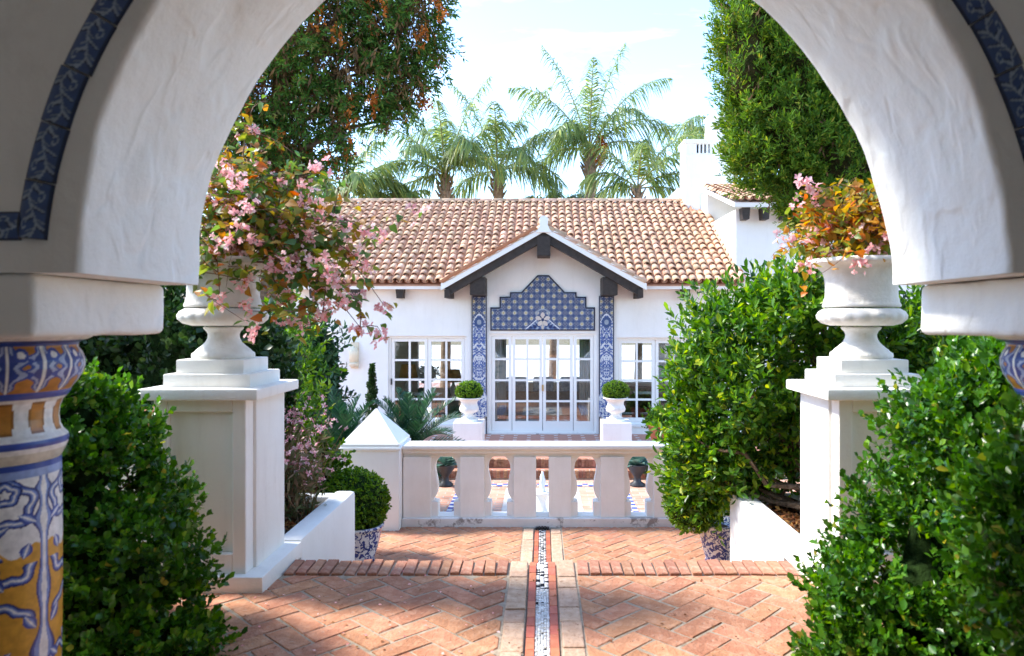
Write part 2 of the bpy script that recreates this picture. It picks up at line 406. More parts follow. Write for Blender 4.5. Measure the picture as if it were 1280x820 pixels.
def shoots(P, A, k, size, rs, spread=.75, up=.15, tpl=LEAF6, length=1.6, jit=.35):
    """k leaves round each shoot axis A at tip P"""
    n = len(P); A = nrm(A)
    t1 = nrm(np.cross(A, rs.normal(size=(n, 3)))); t2 = np.cross(A, t1)
    PP = []; DD = []; NN = []; SS = []
    for j in range(k):
        ph = j * 2.4 + rs.uniform(-.4, .4, n); fr = (j + .5) / k
        rad = t1 * np.cos(ph)[:, None] + t2 * np.sin(ph)[:, None]
        sp = spread * (1.25 - .8 * fr)
        d = nrm(A * (1 - sp * .6) + rad * sp + rs.normal(size=(n, 3)) * jit * .5 + np.array([0, 0, up]))
        PP.append(P - A * (size * length * (1 - fr))[:, None] if np.ndim(size) else P - A * size * length * (1 - fr))
        DD.append(d); NN.append(nrm(A + rs.normal(size=(n, 3)) * jit)); SS.append(np.broadcast_to(size, (n,)) * rs.uniform(.5, 1.2, n))
    return scatter(tpl, np.concatenate(PP), np.concatenate(DD), np.concatenate(NN), np.concatenate(SS))
def blob_points(blobs, n, rs, shell=.25, lump=.14, lsc=3.0, seed=1, inner=.8):
    """points in the outer shell of a union of ellipsoids (cx,cy,cz,rx,ry,rz); returns P and outward normals"""
    B = np.array(blobs, float); wgt = (B[:, 3] * B[:, 4] + B[:, 4] * B[:, 5] + B[:, 3] * B[:, 5]); wgt /= wgt.sum()
    k = rs.choice(len(B), size=int(n * 1.6), p=wgt)
    d = nrm(rs.normal(size=(len(k), 3)))
    C = B[k, :3]; R = B[k, 3:]
    rr = 1 - np.abs(rs.normal(size=len(k))) * shell
    rr = np.clip(rr, .15, 1.1)
    base = C + d * R
    rr = rr * (1 + lump * fbm(base, lsc, seed))
    P = C + d * R * rr[:, None]
    keep = np.ones(len(P), bool)
    for b in range(len(B)):
        q = np.linalg.norm((P - B[b, :3]) / B[b, 3:], axis=1)
        keep &= ~((q < inner) & (k != b))
    nn = nrm(d / R)
    idx = np.where(keep)[0][:n]
    return P[idx], nn[idx]
def core(name, blobs, mat, parent, f=.72, seg=12):  # solid dark lumps added inside a crown as occluders, no modelled twigs
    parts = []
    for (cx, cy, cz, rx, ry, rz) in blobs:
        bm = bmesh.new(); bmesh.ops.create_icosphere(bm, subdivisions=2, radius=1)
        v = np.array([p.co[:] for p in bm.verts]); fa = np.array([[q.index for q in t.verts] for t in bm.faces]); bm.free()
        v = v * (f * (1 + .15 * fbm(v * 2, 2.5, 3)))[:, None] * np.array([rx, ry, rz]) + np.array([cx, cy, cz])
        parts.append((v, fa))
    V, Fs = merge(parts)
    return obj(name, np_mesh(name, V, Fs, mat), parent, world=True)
def branches(name, base, tips, mat, parent, r0=.04, n=5, seed=0):
    rs = np.random.RandomState(seed); mb = MB(); base = Vector(base)
    for t in tips:
        t = Vector(t); pts = []; rad = []
        for k in range(6):
            u = k / 5; p = base.lerp(t, u) + Vector(rs.normal(size=3) * .06 * math.sin(u * PI) * (t - base).length)
            p.z += .12 * math.sin(u * PI) * (t - base).length * .6
            pts.append(p); rad.append(r0 * (1 - .8 * u))
        mb.tube(pts, rad, n)
    return mb.build(name, mat, parent, smooth=True)

# ================================================================== THE SETTING
def clip_poly(poly, x0, x1, y0, y1):
    def cl(p, ax, lim, sgn):
        o = []
        for k in range(len(p)):
            a, b = p[k], p[(k + 1) % len(p)]
            ia = (a[ax] - lim) * sgn >= 0; ib = (b[ax] - lim) * sgn >= 0
            if ia: o.append(a)
            if ia != ib:
                t = (lim - a[ax]) / (b[ax] - a[ax]); o.append((a[0] + t * (b[0] - a[0]), a[1] + t * (b[1] - a[1])))
        return o
    for ax, lim, s in ((0, x0, 1), (0, x1, -1), (1, y0, 1), (1, y1, -1)):
        poly = cl(poly, ax, lim, s)
        if len(poly) < 3: return []
    return poly
def area(p): return abs(sum(p[k][0] * p[(k + 1) % len(p)][1] - p[(k + 1) % len(p)][0] * p[k][1] for k in range(len(p)))) / 2

MOD, JNT = .130, .014
rb = random.Random(3)
def brick_poly(jit=.003):
    a, b = MOD * 2 - JNT, MOD - JNT
    return [(-a / 2, -b / 2), (a / 2, -b / 2), (a / 2, b / 2), (-a / 2, b / 2)]
def brick_mesh(poly, h, name='brick', mat=None, jit=.006):
    """one paving brick: worn, slightly uneven corners, chamfered top"""
    poly = [(x + rb.uniform(-jit, jit), y + rb.uniform(-jit, jit)) for x, y in poly]
    cx = sum(p[0] for p in poly) / len(poly); cy = sum(p[1] for p in poly) / len(poly)
    ins = []
    for x, y in poly:
        d = math.hypot(x - cx, y - cy); s = max(.3, (d - .006) / max(d, 1e-6)); ins.append((cx + (x - cx) * s, cy + (y - cy) * s))
    n = len(poly); v = [(x, y, -h) for x, y in poly] + [(x, y, -.004) for x, y in poly] + [(x, y, rb.uniform(-.0015, .001)) for x, y in ins]
    f = [tuple(range(2 * n, 3 * n))]
    for k in range(n):
        k2 = (k + 1) % n; f += [(k, k2, k2 + n, k + n), (k + n, k2 + n, k2 + 2 * n, k + 2 * n)]
    return v, f
VARS = []
for _k in range(10):
    v_, f_ = brick_mesh(brick_poly(), .03); me_ = bpy.data.meshes.new('brick'); me_.from_pydata(v_, [], f_); me_.materials.append(M_brick); VARS.append(me_)
def herringbone(parent, x0, x1, y0, y1, z, near, kw_seed=0, org=(0, 0)):
    """45 degree herringbone; bricks where near(x,y) is true become objects, the rest one joined part"""
    rest = MB(); cnt = 0
    c45 = math.cos(PI / 4)
    R = int(max(x1 - x0, y1 - y0) / MOD) + 6; cx, cy = (x0 + x1) / 2, (y0 + y1) / 2
    rr = random.Random(kw_seed)
    for i in range(-R, R):
        for j in range(-R, R):
            k = (i - j) % 4
            if k == 0: u, v, rot = (i + 1) * MOD, (j + .5) * MOD, 0
            elif k == 3: u, v, rot = (i + .5) * MOD, (j + 1) * MOD, PI / 2
            else: continue
            X = org[0] + (u - v) * c45; Y = org[1] + (u + v) * c45
            X += cx; Y += cy
            if X < x0 - .2 or X > x1 + .2 or Y < y0 - .2 or Y > y1 + .2: continue
            ang = rot + PI / 4 + rr.uniform(-.012, .012)
            ca, sa = math.cos(ang), math.sin(ang)
            poly = [(X + px * ca - py * sa, Y + px * sa + py * ca) for px, py in brick_poly()]
            cp = clip_poly(poly, x0, x1, y0, y1)
            if len(cp) < 3 or area(cp) < .0016: continue
            whole = abs(area(cp) - area(poly)) < 1e-7
            dz = rr.uniform(-.002, .002)
            if near(X, Y):
                if whole:
                    o = bpy.data.objects.new('brick', rr.choice(VARS)); o.location = (X, Y, z + dz)
                    o.rotation_euler = (rr.uniform(-.007, .007), rr.uniform(-.007, .007), ang + (PI if rr.random() < .5 else 0)); link(o, parent)
                else:
                    mx_, my_ = sum(p[0] for p in cp) / len(cp), sum(p[1] for p in cp) / len(cp)
                    v_, f_ = brick_mesh([(p[0] - mx_, p[1] - my_) for p in cp], .03, jit=.001)
                    me = bpy.data.meshes.new('brick'); me.from_pydata(v_, [], f_); me.materials.append(M_brick)
                    o = bpy.data.objects.new('brick', me); o.location = (mx_, my_, z + dz); link(o, parent)
                cnt += 1
            else:
                mx_, my_ = sum(p[0] for p in cp) / len(cp), sum(p[1] for p in cp) / len(cp)
                v_, f_ = brick_mesh([(p[0] - mx_, p[1] - my_) for p in cp], .03, jit=.002)
                rest.add([(a + mx_, b + my_, c + z + dz) for a, b, c in v_], f_)
    if rest.v:
        tag(rest.build('paving', M_brick, parent), kind='stuff')
    return cnt

# ground sheet
g = MB().add([(-600, -300, -1.46), (600, -300, -1.46), (600, 900, -1.46), (-600, 900, -1.46)], [(0, 1, 2, 3)]).build('ground', M_ground)
tag(g, 'dry garden ground around the villa', 'ground', kind='structure')

# upper terrace (where the camera stands)
YN0, YN1 = 4.235, 4.475           # nosing course
mb = MB()
mb.box(-9, -.086, -5, YN1 - .01, -1.46, -.0045); mb.box(.086, 9, -5, YN1 - .01, -1.46, -.0045); mb.box(-.086, .086, -5, YN1 - .01, -1.46, -.020)
upper = tag(mb.build('upper_terrace', M_mortar), 'red brick herringbone terrace beyond the arch', 'terrace', kind='structure')
NB = herringbone(upper, -2.75, -.205, .6, YN0 - .012, 0, lambda x, y: y > 2.95 and x > -1.85, 1, (.05, .02))
NB += herringbone(upper, .205, 2.75, .6, YN0 - .012, 0, lambda x, y: y > 2.95 and x < 1.75, 2, (-.03, .06))
# nosing: bricks laid on edge across the top of the stairs
rr = random.Random(5)
for sgn in (-1, 1):
    x = .205
    while x < 1.52:
        wd = rr.uniform(.062, .076); x2 = min(x + wd, 1.535)
        if x2 - x < .03: break
        h = rr.uniform(.006, .016); sk = rr.uniform(-.006, .006) - sgn * 0
        a, b = (x + .005, x2 - .005)
        tl = sgn * .045 * (x - .2) / 1.3       # courses lean out a little towards the ends
        poly = [(sgn * a - 0, YN0 + rr.uniform(-.006, .006)), (sgn * b, YN0 + rr.uniform(-.006, .006)), (sgn * b + tl * .3 + sk, YN1 + rr.uniform(-.012, .004)), (sgn * a + tl * .3 + sk, YN1 + rr.uniform(-.012, .004))]
        mx_ = sum(p[0] for p in poly) / 4; my_ = sum(p[1] for p in poly) / 4
        v_, f_ = brick_mesh([(p[0] - mx_, p[1] - my_) for p in poly], .09, jit=.003)
        me = bpy.data.meshes.new('nosing_brick'); me.from_pydata(v_, [], f_); me.materials.append(M_nose)
        o = bpy.data.objects.new('nosing_brick', me); o.location = (mx_, my_, h); o.rotation_euler = (rr.uniform(-.02, .02), rr.uniform(-.03, .03), 0); link(o, upper)
        x = x2
# stairs down (hidden behind the nosing from here)
mb = MB()
for k in range(3):
    for s in (-1, 1):
        mb.box(min(s * .086, s * 1.53), max(s * .086, s * 1.53), YN1 - .01 + .33 * k + .002, YN1 - .01 + .33 * (k + 1), -1.46, -.17 * (k + 1) - .01)
    mb.box(-.086, .086, YN1 - .01 + .33 * k + .002, YN1 - .01 + .33 * (k + 1), -1.46, -.17 * (k + 1) - .05)
stairs = tag(mb.build('stairs', M_mortar), 'brick steps going down behind the brick nosing', 'stairs', kind='structure')
mb = MB()
for k in range(3):
    y0 = YN1 - .005 + .33 * k
    for s in (-1, 1):
        x = .1
        while x < 1.5:
            v_, f_ = brick_mesh([(-.03, -.16), (.03, -.16), (.03, .155), (-.03, .155)], .1)
            mb.add([(a + s * (x + .035), b + y0 + .168, c - .17 * (k + 1) + .003) for a, b, c in v_], f_); x += .07
tag(mb.build('step_bricks', M_nose, stairs), kind='stuff')
# landing
LZ = -.68; YL0, YL1 = YN1 - .01 + .99, 7.62
mb = MB()
mb.box(-6, -.086, YL0 + .002, 7.9, -1.46, LZ - .0045); mb.box(.086, 6, YL0 + .002, 7.9, -1.46, LZ - .0045); mb.box(-.086, .086, YL0 + .002, 7.9, -1.46, LZ - .020)
landing = tag(mb.build('landing', M_mortar), 'lower herringbone brick landing before the balustrade', 'landing', kind='structure')
NL = herringbone(landing, -2.6, -.205, YL0 + .03, YL1, LZ, lambda x, y: y > 6.4, 3, (.03, .0))
NL += herringbone(landing, .205, 2.6, YL0 + .03, YL1, LZ, lambda x, y: y > 6.4 and x < 1.7, 4, (.0, .05))
print('bricks', NB, NL)

# rill (water channel) down the middle
rill = thing('water_rill', (0, 3.5, 0), 'narrow mosaic-lined rill running down the middle of the brick terrace', 'rill')
rr = random.Random(9)
def rill_run(y0, y1, z, lr=(.16, .34), lt=(.10, .16)):
    for s in (-1, 1):
        y = y0
        while y < y1 - .02:
            y2 = min(y + rr.uniform(*lr), y1)
            if y1 - y2 < .08: y2 = y1
            e = rr.uniform(-.004, .004)
            xs = sorted((s * (.092 + e), s * (.192 + rr.uniform(-.004, .004))))
            o = MB().box(xs[0], xs[1], y + .003, y2 - .003, z - .05, z + rr.uniform(.001, .008), bev=.007).build('kerb_stone', M_traver, rill)
            y = y2
        y = y0
        while y < y1 - .02:
            y2 = min(y + rr.uniform(*lt), y1)
            if y1 - y2 < .05: y2 = y1
            xs = sorted((s * .0375, s * .0785))
            MB().box(xs[0], xs[1], y + .001, y2 - .001, z - .05, z - .006 + rr.uniform(-.003, .001), bev=.003).build('edge_tile', M_redtile, rill)
            y = y2
    # chips
    V = []; F = []; C = []
    y = y0; row = 0
    dark0 = 4.02
    while y < y1:
        big = y > dark0
        ln = .018 if not big else .022
        nx = 5 if not big else 3
        for k in range(nx):
            xa = -.036 + .072 * k / nx; xb = -.036 + .072 * (k + 1) / nx
            g_ = .0006; zz = z - .014 + rr.uniform(-.003, .003)
            b = len(V); j = lambda: rr.uniform(-.002, .002)
            V += [(xa + g_ + j(), y + g_ + j(), zz), (xb - g_ + j(), y + g_ + j(), zz), (xb - g_ + j(), y + ln - g_ + j(), zz), (xa + g_ + j(), y + ln - g_ + j(), zz)]
            V += [(p[0], p[1], zz - .012) for p in V[b:b + 4]]
            F += [(b, b + 1, b + 2, b + 3), (b, b + 4, b + 5, b + 1), (b + 1, b + 5, b + 6, b + 2), (b + 2, b + 6, b + 7, b + 3), (b + 3, b + 7, b + 4, b)]
            wv = rr.uniform(.66, .86)
            if big: dark = (row + k) % 2 == 0 if z < -.1 else rr.random() < .36 + .12 * ((row // 2) % 2)
            else: dark = rr.random() < .05
            c = (.015, .017, .03) if dark else (wv, wv * .985, wv * .95)
            C += [c] * 8
        y += ln; row += 1
    o = obj('mosaic', np_mesh('mosaic', V, [np.array(F)], A_mosaic, colors=np.array(C)), rill)
    tag(o, kind='stuff')
rill_run(1.2, YN1 + .01, 0)
for k in range(3): rill_run(YN1 + .33 * k + .01, YN1 + .33 * (k + 1) - .005, -.17 * (k + 1))
rill_run(YL0 + .02, 7.5, LZ, (.35, .55))
# outlet where the rill meets the balustrade: dark scalloped spout
mb = MB()
for k in range(5):
    a = -1.0 + .5 * k
    mb.box(.03 * k - .072, .03 * k - .052, 7.53, 7.60, LZ - .02, LZ + .004 + .008 * math.cos(a * 1.5), bev=.004)
mb.box(-.07, .07, 7.57, 7.61, LZ - .03, LZ + .004)
tag(mb.build('drain_grate', M_iron), 'small dark metal outlet at the foot of the balustrade', 'drain')

# courtyard floor, steps and house terrace
CZ, TZ = -1.40, -1.10
def court_mat():
    m, n, p = mat_base('courtyard_paving'); l = n.links.new
    t = N(n, 'ShaderNodeTexCoord'); b = N(n, 'ShaderNodeTexBrick'); b.offset = .5
    b.inputs['Scale'].default_value = 1; b.inputs['Brick Width'].default_value = .25; b.inputs['Row Height'].default_value = .125; b.inputs['Mortar Size'].default_value = .008
    b.inputs['Color1'].default_value = (.46, .21, .13, 1); b.inputs['Color2'].default_value = (.60, .34, .24, 1); b.inputs['Mortar'].default_value = (.45, .39, .32, 1)
    z = N(n, 'ShaderNodeTexNoise'); z.inputs['Scale'].default_value = 6; z.inputs['Detail'].default_value = 6
    hs = N(n, 'ShaderNodeHueSaturation'); mr = N(n, 'ShaderNodeMapRange'); mr.inputs[3].default_value = .7; mr.inputs[4].default_value = 1.3
    l(t.outputs['Object'], b.inputs['Vector']); l(t.outputs['Object'], z.inputs['Vector']); l(z.outputs[0], mr.inputs[0]); l(mr.outputs[0], hs.inputs['Value'])
    l(b.outputs[0], hs.inputs['Color']); l(hs.outputs[0], p.inputs['Base Color']); p.inputs['Roughness'].default_value = .85
    bp = N(n, 'ShaderNodeBump'); bp.inputs['Distance'].default_value = .006; bp.invert = True; l(b.outputs['Fac'], bp.inputs['Height']); l(bp.outputs[0], p.inputs['Normal'])
    return m
M_court = court_mat()
M_pale = noise_mat('pale_paving', (.52, .46, .40), (.66, .60, .53), 4, .85, .2, 40, .005, .2)
court = tag(MB().box(-9, 9, 7.9, 13.1, -1.5, CZ).build('courtyard', M_court), 'sunken brick courtyard seen through the balustrade', 'courtyard', kind='structure')
MB().box(-.62, .62, 9.0, 12.4, CZ + .003, CZ + .007).build('pale_path', M_pale, court)
# blue and white tile bands crossing the courtyard
def band(x0, x1, y0, y1, nx, ny, name='tile_band'):
    V = []; F = []; C = []
    for i in range(nx):
        for j in range(ny):
            a = [(x0 + (x1 - x0) * u / nx, y0 + (y1 - y0) * v / ny, CZ + .009) for u, v in ((i + .06, j + .06), (i + .94, j + .06), (i + .94, j + .94), (i + .06, j + .94))]
            b = len(V); V += a; F.append((b, b + 1, b + 2, b + 3))
            C += [(.07, .10, .38) if (i + j) % 2 else (.72, .72, .72)] * 4
    o = obj(name, np_mesh(name, V, [np.array(F)], A_tile, colors=np.array(C)), court); return o
for s in (-1, 1):
    band(s * 1.32 - .14, s * 1.32 + .14, 8.6, 12.8, 3, 40)
band(-1.1, 1.1, 12.52, 12.72, 22, 2)
mb = MB(); mb.box(-9, 9, 13.402, 30, -1.5, TZ); mb.box(-9, 9, 13.1, 13.40, -1.5, TZ - .15)
def terr_mat():
    m, n, p = mat_base('terrace_tiles'); l = n.links.new
    t = N(n, 'ShaderNodeTexCoord'); mp = N(n, 'ShaderNodeMapping'); l(t.outputs['Object'], mp.inputs[0])
    b = N(n, 'ShaderNodeTexBrick'); b.offset = 0
    b.inputs['Brick Width'].default_value = .30; b.inputs['Row Height'].default_value = .30; b.inputs['Scale'].default_value = 1; b.inputs['Mortar Size'].default_value = .008
    b.inputs['Color1'].default_value = (.47, .20, .13, 1); b.inputs['Color2'].default_value = (.56, .27, .18, 1); b.inputs['Mortar'].default_value = (.42, .35, .28, 1)
    c = N(n, 'ShaderNodeTexBrick'); c.offset = 0; c.inputs['Scale'].default_value = 1
    c.inputs['Brick Width'].default_value = .30; c.inputs['Row Height'].default_value = .30; c.inputs['Mortar Size'].default_value = .04; c.inputs['Mortar Smooth'].default_value = 0
    sep = N(n, 'ShaderNodeSeparateXYZ'); l(t.outputs['Object'], sep.inputs[0])
    # small white inset tile on the grid corners
    def near(o):
        a = N(n, 'ShaderNodeMath', operation='PINGPONG'); a.inputs[1].default_value = .15; l(o, a.inputs[0])
        q = N(n, 'ShaderNodeMath', operation='LESS_THAN'); q.inputs[1].default_value = .042; l(a.outputs[0], q.inputs[0]); return q.outputs[0]
    mu = N(n, 'ShaderNodeMath', operation='MULTIPLY'); l(near(sep.outputs[0]), mu.inputs[0]); l(near(sep.outputs[1]), mu.inputs[1])
    mx = N(n, 'ShaderNodeMix', data_type='RGBA'); mx.inputs[7].default_value = (.70, .68, .66, 1); l(mu.outputs[0], mx.inputs[0]); l(b.outputs[0], mx.inputs[6])
    l(mx.outputs[2], p.inputs['Base Color']); p.inputs['Roughness'].default_value = .5
    return m
M_terrace = terr_mat()
terrace = tag(mb.build('house_terrace', M_terrace), 'red tiled terrace with white insets before the villa doors', 'terrace', kind='structure')
rr = random.Random(21)
for k, (yy, zt) in enumerate(((13.40, TZ), (13.10, TZ - .15))):
    x = -2.2
    while x < 2.2:
        wd = .068; o = MB().box(x + .004, x + wd - .004, yy - .02, yy + .10, zt - .13, zt + .006 + rr.uniform(-.003, .003)).build('step_brick', M_capbrick, terrace); x += wd

# ================================================================== ARCADE (foreground)
YF, YB = 2.01, 2.72
ZC, RX, RZ = 1.645, 1.30, 1.335
ZB = 1.632
HB = 1.76                       # half bay
ZT = 3.7
arcade = thing('arcade_wall', (0, YF, 0), 'rough white plaster arch framing the whole view', 'arch')
def arch_bay(cx):
    """profile of rings: back wall outer, back wall edge, rounded corner, soffit, rounded corner, front edge, front wall outer"""
    nt_, rnd = 260, .022
    rings = []
    def rect(th, f, y):
        dx, dz = math.cos(th), math.sin(th)
        px, pz = RX * dx, RZ * dz
        sx = (HB - .0) / max(abs(dx), 1e-6); sz = (ZT - ZC) / max(dz, 1e-6); sc_ = min(sx, sz)
        qx, qz = dx * sc_, dz * sc_
        return (px + (qx - px) * f, y, ZC + pz + (qz - pz) * f)
    prof = []
    for f in (1, .7, .45, .25, .12): prof.append(('w', f, YF))
    for a in np.linspace(0, PI / 2, 6): prof.append(('r', rnd * (1 - math.sin(a)), YF + rnd * (1 - math.cos(a))))
    for y in np.linspace(YF + rnd, YB - rnd, 60)[1:-1]: prof.append(('r', 0, y))
    for a in np.linspace(PI / 2, 0, 6): prof.append(('r', rnd * (1 - math.sin(a)), YB - rnd * (1 - math.cos(a))))
    for f in (.12, .25, .45, .7, 1): prof.append(('w', f, YB))
    V = []
    for kind, p, y in prof:
        for k in range(nt_ + 1):
            th = PI * k / nt_
            if kind == 'w': V.append(rect(th, p, y))
            else: V.append(((RX + p) * math.cos(th), y, ZC + (RZ + p) * math.sin(th)))
    V = np.array(V); n = nt_ + 1
    F = [(a * n + k, a * n + k + 1, (a + 1) * n + k + 1, (a + 1) * n + k) for a in range(len(prof) - 1) for k in range(nt_)]
    # hand-trowelled unevenness, towards the opening only
    rad = nrm(np.stack([V[:, 0], np.zeros(len(V)), V[:, 2] - ZC], 1))
    th_ = np.arctan2(V[:, 2] - ZC, V[:, 0]); Q = np.stack([th_ * 1.3, V[:, 1] * 1.0, np.zeros(len(V))], 1)
    Qs = Q @ np.array([[.9, .5, 0], [-.5, .9, 0], [0, 0, 1]]) * np.array([1, 1.5, 1])
    r1 = fbm(Qs, 5.0, 21, 3); r2 = fbm(Q, 9.0, 22, 4)
    d = .012 * fbm(V, 3.2, 11, 4) + .004 * np.clip(1 - np.abs(r1) * 2.2, 0, 1) + .005 * r2
    isr = np.repeat(np.array([k == 'r' for k, _, _ in prof]), n)
    V = V + rad * (d * isr)[:, None]
    wob = .009 * fbm(V, 9, 13, 4); edge = np.repeat(np.array([k == 'r' and p > 0 for k, p, _ in prof]), n)
    V[:, 1] += wob * edge
    V[:, 2] = np.where(np.abs(V[:, 2] - ZC) < 1e-6, ZB, V[:, 2])
    # flat underside of the two feet
    for side in (0, nt_):
        F.append(tuple(a * n + side for a in (range(len(prof)) if side == 0 else reversed(range(len(prof))))))
    V[:, 0] += cx
    return V, F
bays = MB()
for cx in (-3.52, 0, 3.52):
    v, f = arch_bay(cx); bays.add(v.tolist(), f)
wallmesh = bays.mesh('arch_wall', M_arch, True)
aw = obj('arch_wall', wallmesh, arcade); aw.data.set_sharp_from_angle(angle=math.radians(50))
# imposts between the arches and the columns
for cx in (-5.28, -1.76, 1.76, 5.28):
    mb = MB()
    bm = bmesh.new(); bmesh.ops.create_cube(bm, size=1)
    for v in bm.verts: v.co = Vector((cx + v.co.x * .672, (YF + YB) / 2 + v.co.y * (YB - YF - .006), 1.54 + v.co.z * .182))
    bmesh.ops.bevel(bm, geom=bm.edges[:], offset=.022, segments=3, affect='EDGES', profile=.5)
    bmesh.ops.subdivide_edges(bm, edges=[e for e in bm.edges if e.calc_length() > .12], cuts=8, use_grid_fill=True)
    bm.verts.index_update()
    P = np.array([v.co[:] for v in bm.verts]); dd = .006 * fbm(P, 8, 5, 3)
    for v, d_ in zip(bm.verts, dd): v.co += v.normal * float(d_)
    me = bpy.data.meshes.new('impost'); bm.to_mesh(me); bm.free(); me.materials.append(M_arch)
    me.polygons.foreach_set('use_smooth', np.ones(len(me.polygons), dtype=bool))
    obj('impost', me, arcade)
# tiles of the painted trim round the arch, on the camera's side
NAVY = np.array((.010, .026, .085)); BLUE = np.array((.055, .12, .32)); PALE = np.array((.30, .38, .50))
def trim_color(u, v, seed):
    """scrolling acanthus print: u along 0..1, v across 0..1"""
    c = np.tile(BLUE * .75, (len(u), 1))
    rs = np.random.RandomState(seed)
    def put(m, col, a=1.0):
        c[m] = c[m] * (1 - a) + np.array(col) * a
    w_ = .5 + .16 * np.sin(u * 2 * PI)
    for k in range(6):
        u0 = (k + .5) / 6; side = 1 if k % 2 else -1
        # leaf: a curved stroke leaving the stem
        t = (v - w_) * side
        lu = u - u0 - .28 * t
        put((np.abs(lu) < .055 * (1 - np.clip(t, 0, .45) / .5)) & (t > 0) & (t < .36), PALE)
        put((np.abs(lu - .035) < .016) & (t > .0) & (t < .33), NAVY)
        put((np.abs(lu + .10) < .016) & (t > .02) & (t < .26), PALE * .8)
    put(np.abs(v - w_) < .035, PALE * 1.05)
    put((np.hypot(u - .25, v - .28) < .10) & (np.hypot(u - .25, v - .28) > .06), PALE)
    put((np.hypot(u - .75, v - .72) < .10) & (np.hypot(u - .75, v - .72) > .06), PALE)
    put((v < .09) | (v > .91), NAVY * .9)
    put((u < .02) | (u > .98), (.05, .05, .06))
    return c
def trim_tile(fn, seed):
    nu, nv = 44, 22
    uu, vv = np.meshgrid(np.linspace(0, 1, nu), np.linspace(0, 1, nv), indexing='ij')
    u, v = uu.ravel(), vv.ravel()
    bul = .012 * np.sin(np.clip(v, 0, 1) * PI) ** .6
    P = fn(u, v); P[:, 1] = YF - .004 - bul
    F = [(a * nv + b, (a + 1) * nv + b, (a + 1) * nv + b + 1, a * nv + b + 1) for a in range(nu - 1) for b in range(nv - 1)]
    # rim back to the wall
    ring = [a * nv for a in range(nu)] + [(nu - 1) * nv + b for b in range(1, nv)] + [a * nv + nv - 1 for a in range(nu - 2, -1, -1)] + [b for b in range(nv - 2, 0, -1)]
    base = len(P); P2 = P[ring].copy(); P2[:, 1] = YF + .02
    for k in range(len(ring)):
        k2 = (k + 1) % len(ring); F.append((ring[k], base + k, base + k2, ring[k2]))
    C = trim_color(u, v, seed); C = np.concatenate([C, C[ring] * .5])
    return np_mesh('trim_tile', np.concatenate([P, P2]), [np.array(F)], A_col, True, C)
rt = random.Random(4)
RI, RO, ZR = 1.388, 1.472, 1.60
nT = 26; TH0 = math.radians(5)
for k in range(nT):
    t0, t1 = TH0 + (PI - 2 * TH0) * k / nT, TH0 + (PI - 2 * TH0) * (k + 1) / nT
    off = rt.uniform(-.003, .003); sk = rt.uniform(-.003, .003)
    def fn(u, v, t0=t0, t1=t1, off=off, sk=sk):
        th = t0 + .0012 + (t1 - t0 - .0024) * u; r = RI + off + sk * u + (RO - RI) * v
        return np.stack([r * np.cos(th), np.zeros_like(th), ZR + r * np.sin(th)], 1)
    obj('trim_tile', trim_tile(fn, k), arcade)
for s in (-1, 1):
    for k in range(2):
        def fn(u, v, s=s, k=k):
            return np.stack([s * (RI + .066 + .165 * k + .163 * u), np.zeros_like(u), 1.722 + .08 * (1 - v)], 1)
        obj('trim_tile', trim_tile(fn, 50 + k), arcade)
# loggia behind the camera: ceiling and back wall (shade the camera's side of the arch)
mb = MB(); mb.box(-6, 6, -5, YB + .25, ZT + .002, ZT + .2)
tag(mb.build('ceiling', M_wall), 'white ceiling of the arcade', 'ceiling', kind='structure')
M_inner = noise_mat('ochre_inner_wall', (.70, .68, .65), (.76, .74, .71), 2, .9, .2, 20, .01, .1)
mb = MB(); mb.box(-6, 6, -2.4, -2.2, -.01, ZT); mb.box(-6, -5.8, -2.2, YF - .01, -.01, ZT - .001); mb.box(5.8, 6, -2.2, YF - .01, -.01, ZT - .001)
tag(mb.build('wall_back', M_inner), 'pale walls round the back of the arcade', 'wall', kind='structure')

